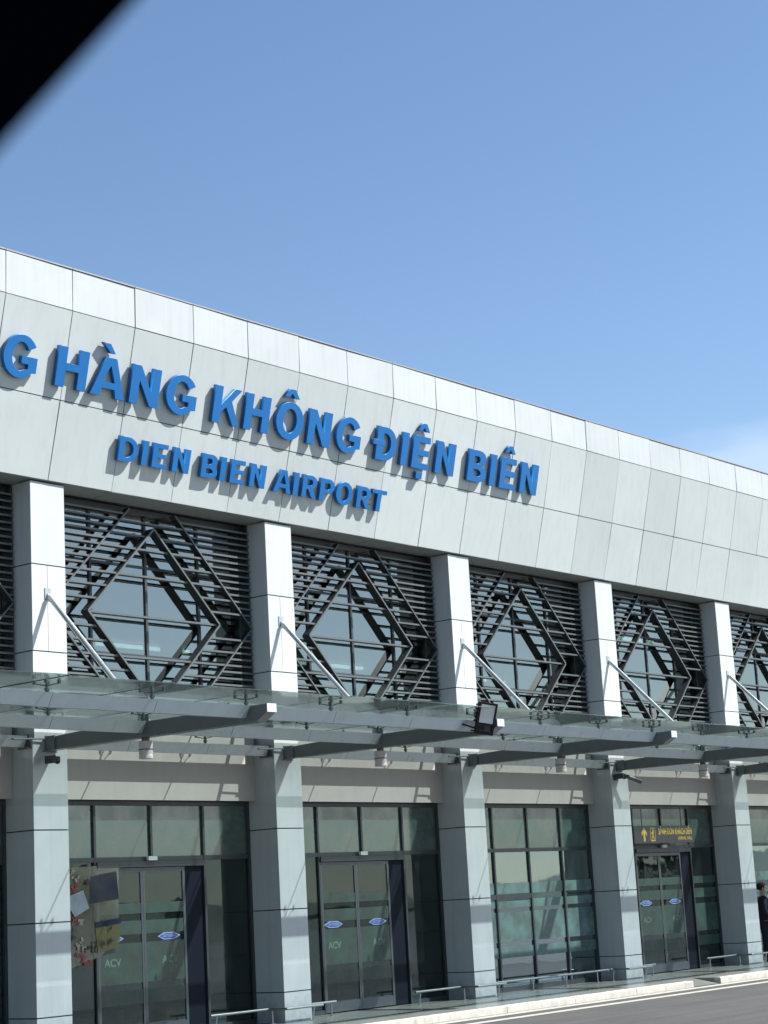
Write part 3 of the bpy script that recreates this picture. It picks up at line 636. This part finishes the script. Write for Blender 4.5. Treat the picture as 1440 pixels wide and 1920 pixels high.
# ------------------------------------------------------------------ sign lettering
def arc(cx, cz, rx, rz, a0, a1, n=14): return [(cx + rx * math.cos(R_(a0 + (a1 - a0) * t / n)), cz + rz * math.sin(R_(a0 + (a1 - a0) * t / n))) for t in range(n + 1)]
def glyph(ch, w, h, st=None):
    t = st or 0.27 * w; e = 0.19 * h           # stem and bar thickness
    if ch == 'H': return [[(0, 0), (t, 0), (t, h * .42), (w - t, h * .42), (w - t, 0), (w, 0), (w, h), (w - t, h), (w - t, h * .42 + e), (t, h * .42 + e), (t, h), (0, h)]]
    if ch == 'I': return [[(0, 0), (w, 0), (w, h), (0, h)]]
    if ch == 'N': return [[(0, 0), (t, 0), (t, h * .62), (w - t, 0), (w, 0), (w, h), (w - t, h), (w - t, h * .38), (t, h), (0, h)]]
    if ch == 'E': return [[(0, 0), (w, 0), (w, e), (t, e), (t, h * .41), (w * .94, h * .41), (w * .94, h * .41 + e * .95), (t, h * .41 + e * .95), (t, h - e), (w * .98, h - e), (w * .98, h), (0, h)]]
    if ch == 'A':
        a = w * .5; q = t * .55; return [[(0, 0), (t * .98, 0), (w * .5 - (a - t * .98) * .78, h * .21), (w * .5 + (a - t * .98) * .78, h * .21), (w - t * .98, 0), (w, 0), (a + q, h), (a - q, h)],
                                       [(w * .325, h * .38), (w * .675, h * .38), (a, h * .80)]]
    if ch == 'K': return [[(0, 0), (t, 0), (t, h * .30), (w * .46, h * .46), (w * .76, 0), (w * 1.0, 0), (w * .64, h * .64), (w * .97, h), (w * .71, h), (t, h * .50), (t, h), (0, h)]]
    if ch == 'O': return [arc(w / 2, h / 2, w / 2, h * .53, 0, 360 - 12, 30), arc(w / 2, h / 2, w / 2 - t * .95, h * .53 - e, 0, 360 - 12, 30)]
    if ch == 'G':
        R1 = arc(w / 2, h / 2, w / 2, h * .53, 33, 318, 26); R2 = arc(w / 2, h / 2, w / 2 - t * .95, h * .53 - e * .95, 312, 30, 24)
        return [[p for p in R1] + [(w, h * .16), (w, h * .53), (w * .54, h * .53), (w * .54, h * .53 - e), (w - t * .92, h * .53 - e), (w - t * .92, h * .23)] + R2[1:]]
    if ch in 'DĐ':
        c = w * .42; o_ = [(0, 0), (c, 0)] + arc(c, h / 2, w - c, h / 2, -84, 84, 16) + [(c, h), (0, h)]
        i_ = [(t, e), (c, e)] + arc(c, h / 2, w - c - t * .95, h / 2 - e, -80, 80, 14) + [(c, h - e), (t, h - e)]
        return [o_, i_]
    if ch == 'B':
        c = w * .55; o_ = [(0, 0), (c, 0)] + arc(c, h * .27, w - c, h * .27, -84, 60, 12) + [(w * .86, h * .53)] + arc(c, h * .755, w * .93 - c, h * .245, -50, 84, 10) + [(c, h), (0, h)]
        return [o_, [(t, e), (c, e)] + arc(c, h * .285, w - c - t, h * .10, -75, 75, 8) + [(c, h * .40), (t, h * .40)], [(t, h * .58), (c * .95, h * .58)] + arc(c * .95, h * .705, w * .93 - c - t, h * .105, -75, 75, 8) + [(c * .95, h - e), (t, h - e)]]
    if ch == 'P':
        c = w * .55; return [[(0, 0), (t, 0), (t, h * .34), (c, h * .34)] + arc(c, h * .67, w - c, h * .33, -84, 84, 12) + [(c, h), (0, h)], [(t, h * .52), (c, h * .52)] + arc(c, h * .67, w - c - t, h * .15, -75, 75, 8) + [(c, h - e), (t, h - e)]]
    if ch == 'R':
        c = w * .52; return [[(0, 0), (t, 0), (t, h * .38), (w * .40, h * .38), (w * .70, 0), (w * 1.02, 0), (w * .68, h * .42)] + arc(c, h * .70, w * .95 - c, h * .30, -58, 84, 12) + [(c, h), (0, h)],
                             [(t, h * .55), (c, h * .55)] + arc(c, h * .685, w * .95 - c - t, h * .135, -75, 75, 8) + [(c, h - e), (t, h - e)]]
    if ch == 'T': return [[(w / 2 - t / 2, 0), (w / 2 + t / 2, 0), (w / 2 + t / 2, h - e), (w, h - e), (w, h), (0, h), (0, h - e), (w / 2 - t / 2, h - e)]]
    if ch == 'grave': return [[(0, h), (w * .55, h), (w, 0), (w * .62, 0)]]
    if ch == 'circ': return [[(0, 0), (w * .30, 0), (w * .5, h * .48), (w * .70, 0), (w, 0), (w * .68, h), (w * .32, h)]]
    if ch == 'dot': return [[(0, 0), (w, 0), (w, h), (0, h)]]
def shape_mesh(polys, depth, mt, name):
    cu = bpy.data.curves.new(name, 'CURVE'); cu.dimensions = '2D'; cu.fill_mode = 'BOTH'; cu.extrude = depth / 2 - 0.003; cu.bevel_depth = 0.003; cu.bevel_resolution = 1; cu.offset = -0.003
    for p in polys:
        s = cu.splines.new('POLY'); s.points.add(len(p) - 1); s.use_cyclic_u = True
        for q, (x, z) in zip(s.points, p): q.co = (x, z, 0, 1)
    ob = bpy.data.objects.new(name, cu); COL.objects.link(ob); dg = bpy.context.evaluated_depsgraph_get(); dg.update()
    me = bpy.data.meshes.new_from_object(ob.evaluated_get(dg)); bpy.data.objects.remove(ob)
    me.transform(Matrix.Translation((0, 0, depth / 2))); me.materials.clear(); me.materials.append(M[mt]); return me
def plane_matrix(lo_, hi_, off):
    dy, dz = hi_[0] - lo_[0], hi_[1] - lo_[1]; l = math.hypot(dy, dz); u = Vector((0, dy / l, dz / l)); x = Vector((1, 0, 0)); n = x.cross(u)
    o_ = Vector((0, lo_[0], lo_[1])) + n * off
    return Matrix(((x.x, u.x, n.x, o_.x), (x.y, u.y, n.y, o_.y), (x.z, u.z, n.z, o_.z), (0, 0, 0, 1)))
def sign(name, label, lo_, hi_, rowdata, base, h, depth):
    root = thing(name, label, 'sign'); root.matrix_world = plane_matrix(lo_, hi_, 0.018)
    base *= KF; h *= KF
    for ch, x0, x1, acc in rowdata:
        x0, x1 = kx(x0), kx(x1); acc = [(a_, kx(b_), c_ * KF, d_ * KF, e_ * KF) for a_, b_, c_, d_, e_ in acc]
        lt = bpy.data.objects.new('letter', shape_mesh(glyph({'Đ': 'D'}.get(ch, ch), x1 - x0, h, 0.172 * (h / 0.6) if ch in 'HNKDBEĐRPT' else None), depth, 'blue', 'letter')); COL.objects.link(lt)
        lt.parent = root; lt.location = (x0, base, 0)
        if ch == 'Đ':
            b = bpy.data.objects.new('crossbar', shape_mesh([[(0, 0), (0.33, 0), (0.33, 0.095), (0, 0.095)]], depth + 0.002, 'blue', 'crossbar')); COL.objects.link(b); b.parent = lt; b.location = (-0.10, h * 0.43, 0)
        for kind, ax, az, aw, ah in acc:
            b = bpy.data.objects.new('accent', shape_mesh(glyph(kind, aw, ah), depth, 'blue', 'accent')); COL.objects.link(b); b.parent = lt; b.location = (ax - x0, az - base, 0)
        # two stand-off pins behind each letter
        pn = MB(); xm = (x1 - x0) * (0.12 if ch not in 'A' else 0.3)
        for zz in (0.1, h * 0.5): pn.tube((xm, zz, -0.018), (xm, zz, 0.004), 0.008, 6)
        pn.build('pin', 'fit', lt)
    return root
line1 = [('G', -1.17, -0.56, ()), ('H', -0.20, 0.38, ()), ('A', 0.47, 1.15, (('grave', 0.60, 0.835, 0.27, 0.135),)), ('N', 1.24, 1.83, ()), ('G', 1.97, 2.62, ()),
         ('K', 3.00, 3.61, ()), ('H', 3.71, 4.28, ()), ('O', 4.44, 5.10, (('circ', 4.57, 0.86, 0.37, 0.14),)), ('N', 5.23, 5.80, ()), ('G', 5.94, 6.58, ()),
         ('Đ', 7.01, 7.55, ()), ('I', 7.70, 7.87, ()), ('E', 8.01, 8.49, (('circ', 8.09, 0.86, 0.34, 0.14), ('dot', 8.18, 0.01, 0.17, 0.12))), ('N', 8.69, 9.24, ()),
         ('B', 9.65, 10.22, ()), ('I', 10.34, 10.51, ()), ('E', 10.66, 11.15, (('circ', 10.73, 0.86, 0.34, 0.14),)), ('N', 11.32, 11.88, ())]
sign('airport_name_sign', 'large blue raised letters reading G HÀNG KHÔNG ĐIỆN BIÊN', FM, FF, line1, 0.185, 0.585, 0.066)
line2 = [('D', 1.19, 1.58, ()), ('I', 1.665, 1.78, ()), ('E', 1.88, 2.19, ()), ('N', 2.31, 2.67, ()), ('B', 2.93, 3.29, ()), ('I', 3.35, 3.465, ()), ('E', 3.58, 3.90, ()), ('N', 4.03, 4.39, ()),
         ('A', 4.60, 5.03, ()), ('I', 5.07, 5.185, ()), ('R', 5.29, 5.66, ()), ('P', 5.73, 6.09, ()), ('O', 6.14, 6.57, ()), ('R', 6.69, 7.06, ()), ('T', 7.08, 7.47, ())]
sign('airport_name_sign', 'smaller blue raised letters reading DIEN BIEN AIRPORT below the larger lettering', FB, FM, line2, 0.475, 0.375, 0.066)

# ------------------------------------------------------------------ hanging direction sign
ds = thing('hanging_direction_sign', 'dark hanging sign with yellow arrow and lettering over the third door from the left', 'sign', (17.28, 0.2, 2.99))
MB().box(-1.22, 1.21, 0.0, 0.10, -0.185, 0.18).build('sign_board', 'board', ds, bevel=0.006)
for x in (-0.8, 0.8): MB().tube((x, 0.05, 0.18), (x, 0.05, 0.62), 0.012, 8).build('hanger', 'fit', ds)
ar = MB(); ar.prism_y([(-0.035, -0.14), (0.035, -0.14), (0.035, 0.03), (0.10, -0.03), (0.10, 0.04), (0.0, 0.145), (-0.10, 0.04), (-0.10, -0.03), (-0.035, 0.03)], -0.003, 0.001); ar.build('arrow', 'gold', ds, loc=(-0.82, 0, 0))
pc = MB(); W_, H_ = 0.105, 0.14
pc.box(-W_, W_, -0.003, 0.001, H_ - 0.022, H_); pc.box(-W_, W_, -0.003, 0.001, -H_, -H_ + 0.03); pc.box(-W_, -W_ + 0.016, -0.003, 0.001, -H_, H_); pc.box(W_ - 0.016, W_, -0.003, 0.001, -H_, H_)
pc.tube((0.0, -0.002, 0.085), (0.0, -0.006, 0.085), 0.02, 10)
pc.prism_y([(-0.02, -0.03), (0.02, -0.03), (0.025, 0.06), (-0.025, 0.06)], -0.003, 0.001)
pc.prism_y([(-0.02, -0.02), (-0.06, -0.10), (-0.035, -0.10), (0.0, -0.04)], -0.003, 0.001); pc.prism_y([(0.0, -0.04), (0.045, -0.10), (0.07, -0.10), (0.02, -0.02)], -0.003, 0.001)
pc.prism_y([(0.02, 0.055), (0.06, 0.11), (0.075, 0.10), (0.025, 0.03)], -0.003, 0.001)
pc.prism_y([(-0.02, 0.055), (-0.065, 0.02), (-0.055, 0.005), (-0.02, 0.035)], -0.003, 0.001)
pc.build('pictogram', 'gold', ds, loc=(-0.48, 0, 0))
t1 = viet_mesh('SẢNH ĐÓN KHÁCH ĐẾN', 0.175, 'gold', 0.001, 1.38, 0.006); inst(t1, 'lettering', ds, (1.13, -0.003, 0.055), (R_(90), 0, 0))
t2 = viet_mesh('ARRIVAL HALL', 0.10, 'gold', 0.001, 0.60, 0.002); inst(t2, 'lettering', ds, (1.13, -0.003, -0.085), (R_(90), 0, 0))

# ------------------------------------------------------------------ downlights under the beams
dl = MB(); dl.tube((0, 0, 0), (0, 0, -0.235), 0.094, 24); dlm = dl.mesh('housing', 'lamp_white', smooth=True)
rg = MB(); rg.tube((0, 0, -0.105), (0, 0, -0.12), 0.097, 24); rg.tube((0, 0, 0.045), (0, 0, -0.11), 0.055, 16); rgm = rg.mesh('collar', 'fit', smooth=True)
ln_ = MB(); ln_.tube((0, 0, -0.2355), (0, 0, -0.238), 0.075, 20); lnm = ln_.mesh('lens', 'reflector')
for i, lb in enumerate(('leftmost white cylinder downlight hanging under the canopy above the leftmost door', 'white cylinder downlight under the canopy beam that carries the floodlight',
                        'white cylinder downlight under the canopy, left of the black twin security cameras', 'rightmost white cylinder downlight under the canopy, over the dark hanging sign')):
    d = thing('downlight', lb, 'lamp', (i * P + 0.214, -2.03, 4.21), 'cylinder downlights under the canopy'); inst(dlm, 'housing', d); inst(rgm, 'collar', d); inst(lnm, 'lens', d)

# ------------------------------------------------------------------ floodlight on the second beam tip
fd = thing('floodlight', 'black square floodlight with bright reflector clamped to the canopy edge', 'floodlight', (4.97, -4.25, 4.40))
fb = MB(); fb.box(-0.15, 0.15, 0.0, 0.05, -0.02, 0.33)
for k in range(6): fb.box(-0.145, 0.145, 0.05, 0.10 - 0.012 * abs(k - 2.5), 0.0 + k * 0.055, 0.018 + k * 0.055)
for k in range(5): fb.box(-0.175, -0.15, 0.0, 0.07, 0.01 + k * 0.062, 0.04 + k * 0.062)
fb.box(-0.15, 0.15, -0.025, 0.0, 0.30, 0.33); fb.box(-0.15, 0.15, -0.025, 0.0, -0.02, 0.01); fb.box(-0.15, -0.12, -0.025, 0.0, 0.01, 0.30); fb.box(0.12, 0.15, -0.025, 0.0, 0.01, 0.30)
hs = fb.build('housing', 'black', fd)
rfm = MB(); a = 0.12; c = 0.06
rfm.hexa([(-a, -0.012, 0.01), (a, -0.012, 0.01), (a, -0.010, 0.01), (-a, -0.010, 0.01), (-a, -0.012, 0.30), (a, -0.012, 0.30), (a, -0.010, 0.30), (-a, -0.010, 0.30)])
rfm.prism_x([(-0.022, 0.012), (-0.0125, 0.012), (-0.0125, 0.10)], -a + 0.004, a - 0.004)
rfm.build('reflector', 'reflector', fd)
bk = MB(); bk.box(-0.13, 0.13, -0.03, 0.01, -0.17, -0.135); bk.box(-0.15, -0.12, -0.03, 0.03, -0.17, 0.02); bk.box(0.12, 0.15, -0.03, 0.03, -0.17, 0.02); bk.box(-0.10, 0.0, 0.0, 0.12, -0.10, -0.03); bk.box(-0.2, 0.1, 0.02, 0.05, -0.145, -0.125)
bk.tube((-0.15, 0.03, -0.09), (-0.36, 0.03, -0.06), 0.014, 8)
bk.build('bracket', 'black', fd)
for o_ in (fd,): o_.rotation_euler = (R_(14), R_(9), R_(-30)); o_.scale = (0.95, 0.95, 0.95)

# ------------------------------------------------------------------ security cameras
def dome_cam(loc, lb):
    c = thing('security_camera', lb, 'camera', loc, 'security cameras under the canopy')
    MB().box(-0.075, 0.0, -0.06, 0.20, -0.06, 0.09).build('mount', 'frame', c, bevel=0.01)
    hm = MB(); hm.tube((0.06, -0.02, 0.07), (0.06, -0.02, -0.03), 0.055, 16, 0.062); hm.box(0.0, 0.06, -0.05, 0.01, 0.02, 0.06); hm.build('housing', 'stile', c, smooth=True)
    c.scale = (0.72, 0.72, 0.72)
    dm = MB(); dm.sphere((0.06, -0.02, -0.035), 0.055, 14, 8, (1, 1, 0.8)); dm.build('dome', 'black', c, smooth=True)
    return c
dome_cam((0.10, -0.30, 4.11), 'small black dome camera on the leftmost full column under the canopy')
c3 = dome_cam((14.93, -0.34, 4.12), 'black dome camera on the column left of the dark hanging sign')
bc = thing('security_camera', 'grey bullet camera pointing right beside the dome on the same column', 'camera', (15.16, -0.30, 4.13), 'security cameras under the canopy')
bb = MB(); bb.tube((0.02, 0.02, 0.0), (0.30, -0.10, -0.10), 0.042, 14); bb.tube((0.28, -0.092, -0.093), (0.33, -0.114, -0.112), 0.046, 14); bb.build('housing', 'stile', bc, smooth=True)
MB().tube((-0.13, 0.17, -0.02), (0.06, 0.02, -0.012), 0.018, 8).build('arm', 'black', bc)
MB().box(-0.17, -0.09, 0.17, 0.21, -0.07, 0.05).build('mount', 'frame', bc)

# ------------------------------------------------------------------ bumper rails
def bend_tube(mb, pts, r, seg=10):
    for a, b in zip(pts, pts[1:]): mb.tube(a, b, r, seg); 
    for p in pts[1:-1]: mb.sphere(p, r, seg, 6)
def rail(loc, pts, posts, lb, grp='stainless bumper rails at the foot of the columns'):
    t = thing('guard_rail', lb, 'rail', loc, grp)
    mb = MB(); bend_tube(mb, pts, 0.020); mb.build('rail', 'inox', t, smooth=True)
    for x, y, bx, by in posts:
        q = MB(); bend_tube(q, [(x, y, 0.20), (x + bx * .4, y + by * .4, 0.15), (x + bx, y + by, 0.0)], 0.014, 8); q.tube((x + bx, y + by, 0.0), (x + bx, y + by, 0.008), 0.045, 12); q.build('post', 'inox', t, smooth=True)
z = 0.22
names = {0: 'first', 1: 'second', 2: 'third', 3: 'fourth', 4: 'fifth'}
for i in (0, 1, 2, 3, 4):
    start = -1.55 if (i - 1) in DOORS else -0.36
    rail((i * P, 0, 0.15), [(start, 0.12, z), (-0.22, 0.12, z), (-0.22, -0.24, z), (0.62, -0.24, z)], [(start + 0.14, 0.12, -0.02, 0.02), (0.42, -0.24, -0.03, 0.02)] + ([(-0.24, 0.06, 0, 0)] if start < -1 else []),
         'bent steel bumper rail wrapping the foot of the %s column from the left' % names[i])
    if i in DOORS:
        rail((i * P, 0, 0.15), [(0.56, 0.14, z), (1.38, 0.14, z)], [(0.70, 0.14, 0, 0), (1.26, 0.14, 0, 0)], 'short bumper rail right of the %s column, beside the sliding door' % names[i], 'short bumper rails beside the doors')
for i in (2, 4):
    rail((i * P, 0, 0.15), [(0.60, 0.14, z), (4.62, 0.14, z)], [(0.9, 0.14, 0, 0), (2.0, 0.14, 0, 0), (3.1, 0.14, 0, 0), (4.2, 0.14, 0, 0)],
         'long steel bumper rail in front of the %s' % ('doorless glazing between the third and fourth columns' if i == 2 else 'glazing behind the suited person'), 'long bumper rails before the windows')

# ------------------------------------------------------------------ translucent sheets imitating a vehicle-window reflection, over the leftmost door
NB = thing('reflected_clutter', 'translucent sheets imitating clutter reflected in the vehicle window, over the leftmost door glass', 'reflection', (1.35, 0.50, 1.2))
M['haze'] = glass('reflection_haze_glass', (0.80, 0.84, 0.82), 0.03, 1.45, 0.08, dust=0.11, dustcol=(0.14, 0.145, 0.12))  # faint haze around the imitated reflection
for n_, c_, d_ in (('reflected_pale', (0.24, 0.29, 0.35), 0.8), ('reflected_blue', (0.012, 0.03, 0.06), 0.6), ('reflected_yellow', (0.17, 0.165, 0.07), 0.5), ('translucent_red', (0.26, 0.05, 0.06), 0.55), ('reflected_white', (0.30, 0.27, 0.24), 0.6), ('reflected_dark', (0.03, 0.035, 0.03), 0.6)):
    M[n_] = glass(n_, (0.7, 0.7, 0.7), 0.02, 1.4, 0.2, dust=d_, dustcol=c_)  # translucent colours of the painted reflection
sl = MB(); sl.prism_y([(-0.45, 0.0), (0.02, 0.10), (0.28, 0.17), (0.36, 0.24), (0.37, 0.31), (0.62, 0.40), (0.66, 1.48), (-0.45, 1.44)], 0.0, 0.004); sl.build('reflection_haze', 'haze', NB)
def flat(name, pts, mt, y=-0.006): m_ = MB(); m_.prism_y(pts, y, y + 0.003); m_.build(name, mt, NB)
flat('reflected_sheet', [(-0.42, 1.02), (-0.07, 1.12), (0.04, 0.86), (-0.24, 0.74), (-0.34, 0.88)], 'reflected_pale', -0.02)
flat('reflected_folder', [(0.10, 1.31), (0.60, 1.38), (0.64, 0.97), (0.06, 0.92)], 'reflected_blue')
flat('reflected_folder', [(0.16, 0.655), (0.68, 0.70), (0.66, 0.62), (0.16, 0.57)], 'reflected_blue', -0.012)
flat('reflected_picture', [(0.16, 0.56), (0.66, 0.61), (0.62, 0.27), (0.20, 0.22)], 'reflected_yellow', -0.010)
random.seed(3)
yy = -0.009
for cx_, cz_, mt, sp_, num in ((-0.23, 1.16, 'translucent_red', .07, 7), (-0.20, 0.72, 'translucent_red', .08, 8), (-0.10, 0.67, 'reflected_white', .06, 6), (-0.14, 0.36, 'reflected_white', .10, 7), (-0.14, 0.16, 'translucent_red', .09, 9), (-0.02, 0.08, 'translucent_red', .07, 7),
                          (-0.22, 0.50, 'reflected_dark', .10, 6), (-0.20, 1.32, 'reflected_white', .09, 5), (0.02, 1.22, 'reflected_dark', .04, 6), (0.02, 0.30, 'reflected_dark', .12, 6), (0.35, 0.45, 'reflected_dark', .14, 6)):
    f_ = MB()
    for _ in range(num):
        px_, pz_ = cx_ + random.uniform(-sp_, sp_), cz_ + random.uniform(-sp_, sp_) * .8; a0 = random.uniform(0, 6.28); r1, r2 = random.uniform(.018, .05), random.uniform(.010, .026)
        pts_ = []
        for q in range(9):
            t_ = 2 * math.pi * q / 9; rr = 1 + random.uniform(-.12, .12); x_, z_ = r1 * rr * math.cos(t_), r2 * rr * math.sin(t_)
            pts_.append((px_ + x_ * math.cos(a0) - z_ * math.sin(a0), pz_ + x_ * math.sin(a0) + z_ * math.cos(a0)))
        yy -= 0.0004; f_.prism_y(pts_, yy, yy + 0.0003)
    f_.build('reflected_flower' if 'dark' not in mt else 'reflected_leaf', mt, NB)

# ------------------------------------------------------------------ person by the far right column
def skin_obj(name, verts, edges, mt, parent, root=0, sub=2, smooth=True):
    me = bpy.data.meshes.new(name); me.from_pydata([v[:3] for v in verts], edges, []); o = bpy.data.objects.new(name, me); COL.objects.link(o)
    o.modifiers.new('Skin', 'SKIN')
    if not me.skin_vertices:
        me.attributes  # data layer is created with the modifier
    bm = bmesh.new(); bm.from_mesh(me); ly = bm.verts.layers.skin.verify()
    for v, q in zip(bm.verts, verts):
        r = q[3]; v[ly].radius = r if isinstance(r, tuple) else (r, r)
    bm.verts.ensure_lookup_table(); bm.verts[root][ly].use_root = True; bm.to_mesh(me); bm.free()
    s = o.modifiers.new('Sub', 'SUBSURF'); s.levels = sub; s.render_levels = sub
    dg = bpy.context.evaluated_depsgraph_get(); dg.update(); m2 = bpy.data.meshes.new_from_object(o.evaluated_get(dg)); bpy.data.objects.remove(o)
    m2.name = name; m2.materials.clear(); m2.materials.append(M[mt]); m2.polygons.foreach_set('use_smooth', [True] * len(m2.polygons))
    o2 = bpy.data.objects.new(name, m2); COL.objects.link(o2); o2.parent = parent; return o2
PR = thing('person', 'person in dark suit with white collar and teal tie standing beside the rightmost column', 'person', (20.98, 0.02, 0.15))
PR.rotation_euler = (0, 0, R_(38))      # local -Y is the front
# body: skin surface (head, neck, torso core, hands) - one mesh
V = [(0, 0, .93, .10), (0, .0, 1.10, .105), (0, .01, 1.28, .12), (0, .01, 1.40, .085), (0, 0, 1.475, .052), (0, -.012, 1.55, (.068, .078)), (0, -.012, 1.62, (.075, .088)), (0, .0, 1.68, (.055, .065)),
     (.15, .01, 1.37, .05), (.215, .02, 1.12, .040), (.19, -.12, .93, .030), (.16, -.17, .87, .026), (-.15, .01, 1.37, .05), (-.215, .02, 1.12, .040), (-.19, -.12, .93, .030), (-.14, -.17, .87, .026),
     (.09, 0, .86, .075), (.10, 0, .48, .055), (.10, .01, .08, .04), (-.09, 0, .86, .075), (-.10, 0, .48, .055), (-.10, .01, .08, .04)]
E_ = [(0, 1), (1, 2), (2, 3), (3, 4), (4, 5), (5, 6), (6, 7), (3, 8), (8, 9), (9, 10), (10, 11), (3, 12), (12, 13), (13, 14), (14, 15), (0, 16), (16, 17), (17, 18), (0, 19), (19, 20), (20, 21)]
for sgn, hb_ in ((1, 11), (-1, 15)):
    hx_, hy_, hz_ = V[hb_][:3]
    for k, (dx, ln2) in enumerate(((-.024, .060), (-.008, .068), (.008, .065), (.024, .052))):
        n = len(V); V.append((hx_ - sgn * .02 + dx, hy_ - .03, hz_ - .045, .010)); V.append((hx_ - sgn * .035 + dx, hy_ - .035, hz_ - .045 - ln2 * .5, .0085)); V.append((hx_ - sgn * .045 + dx, hy_ - .02, hz_ - .045 - ln2, .0075))
        E_ += [(hb_, n), (n, n + 1), (n + 1, n + 2)]
    n = len(V); V.append((hx_ - sgn * .045, hy_ - .02, hz_ - .01, .011)); V.append((hx_ - sgn * .065, hy_ - .03, hz_ - .04, .009)); E_ += [(hb_, n), (n, n + 1)]
body = skin_obj('body', V, E_, 'skin', PR)
J = [(0, 0, .80, .165), (0, .0, .95, .155), (0, .0, 1.12, .150), (0, .01, 1.28, .165), (0, .015, 1.385, .125), (.14, .015, 1.385, .078), (.205, .02, 1.28, .070), (.235, .03, 1.12, .060), (.21, -.08, .975, .048), (.185, -.125, .925, .044),
     (-.14, .015, 1.385, .078), (-.205, .02, 1.28, .070), (-.235, .03, 1.12, .060), (-.21, -.08, .975, .048), (-.185, -.125, .925, .044)]
skin_obj('suit_jacket', J, [(0, 1), (1, 2), (2, 3), (3, 4), (4, 5), (5, 6), (6, 7), (7, 8), (8, 9), (4, 10), (10, 11), (11, 12), (12, 13), (13, 14)], 'suit', PR)
Tt = [(0, 0, .90, .14), (.095, 0, .80, .105), (.105, 0, .48, .082), (.105, .01, .07, .075), (-.095, 0, .80, .105), (-.105, 0, .48, .082), (-.105, .01, .07, .075)]
skin_obj('trousers', Tt, [(0, 1), (1, 2), (2, 3), (0, 4), (4, 5), (5, 6)], 'suit', PR)
for s_ in (1, -1):
    sh = MB(); sh.sphere((s_ * .105, -.06, .04), .05, 12, 8, (.95, 2.6, .85)); sh.box(s_ * .105 - .045, s_ * .105 + .045, -.17, .06, 0, .022); sh.build('shoe', 'shoe', PR, smooth=True)
hr = MB(); hr.sphere((0, .018, 1.645), .098, 18, 12, (.93, 1.08, .98)); hro = hr.build('hair', 'hair', PR, smooth=True)
# keep the face clear: drop hair faces in front and below the hairline
bm = bmesh.new(); bm.from_mesh(hro.data)
bmesh.ops.delete(bm, geom=[f for f in bm.faces if (f.calc_center_median().y < -.035 and f.calc_center_median().z < 1.675) or f.calc_center_median().z < 1.575], context='FACES'); bm.to_mesh(hro.data); bm.free()
so = hro.modifiers.new('Solid', 'SOLIDIFY'); so.thickness = 0.012; so.offset = 0
cl_ = MB()
cl_.tube((0, -.002, 1.435), (0, -.004, 1.49), .066, 16, .060, cap=False); cl_.prism_y([(-.055, 1.46), (0, 1.27), (.055, 1.46)], -.172, -.150); cl_.build('shirt_collar', 'shirt', PR, smooth=False)
ti = MB(); ti.prism_y([(-.018, 1.455), (.018, 1.455), (.022, 1.42), (.030, 1.20), (0, 1.16), (-.030, 1.20), (-.022, 1.42)], -.184, -.173); ti.build('tie', 'tie', PR)
fc = MB(); fc.prism_x([(-.085, 1.63), (-.118, 1.585), (-.085, 1.58)], -.013, .013)
for s_ in (1, -1): fc.sphere((s_ * .086, 0.0, 1.60), .022, 8, 6, (.4, .8, 1.3))
fc.build('nose_and_ears', 'skin', PR, smooth=True)
ey = MB()
for s_ in (1, -1): ey.sphere((s_ * .03, -.088, 1.622), .011, 8, 6, (1.2, .6, .6)); ey.box(s_ * .03 - .017, s_ * .03 + .017, -.098, -.088, 1.640, 1.645)
ey.build('eyes_and_brows', 'hair', PR)
MB().box(-.022, .022, -.097, -.088, 1.553, 1.559).build('mouth', 'translucent_red', PR)

# ------------------------------------------------------------------ window surround of the vehicle the view is taken from
VW = thing('vehicle_window_frame', 'black out of focus window surround of the vehicle, cutting the upper left corner', 'window frame', (-16.6, -20.05, 1.3))
open_ = [(-17.33, 1.794), (-17.05, 2.127), (-16.993, 2.195), (-16.70, 2.50), (-16.60, 2.56), (-16.45, 2.585), (-15.62, 2.585), (-15.52, 2.54), (-15.48, 2.45), (-15.40, 1.50), (-15.45, 1.42), (-15.55, 1.38), (-17.28, 1.38), (-17.36, 1.42), (-17.38, 1.50), (-17.37, 1.70)]
cx_ = sum(p[0] for p in open_) / len(open_); cz_ = sum(p[1] for p in open_) / len(open_)
outer = []
for x, zz in open_:
    dx, dz = x - cx_, zz - cz_; l = math.hypot(dx, dz); outer.append((x + dx / l * 0.16, zz + dz / l * 0.16))
vm = MB(); n = len(open_); ya, yb = -20.055, -20.005
for i in range(n):
    j = (i + 1) % n; a, b, c, d = open_[i], open_[j], outer[j], outer[i]
    vm.quad([(a[0], ya, a[1]), (b[0], ya, b[1]), (c[0], ya, c[1]), (d[0], ya, d[1])]); vm.quad([(a[0], yb, a[1]), (d[0], yb, d[1]), (c[0], yb, c[1]), (b[0], yb, b[1])])
    vm.quad([(a[0], ya, a[1]), (a[0], yb, a[1]), (b[0], yb, b[1]), (b[0], ya, b[1])]); vm.quad([(d[0], ya, d[1]), (c[0], ya, c[1]), (c[0], yb, c[1]), (d[0], yb, d[1])])
vo = vm.build('surround', 'rubber', VW); vo.location = (16.6, 20.05, -1.3)
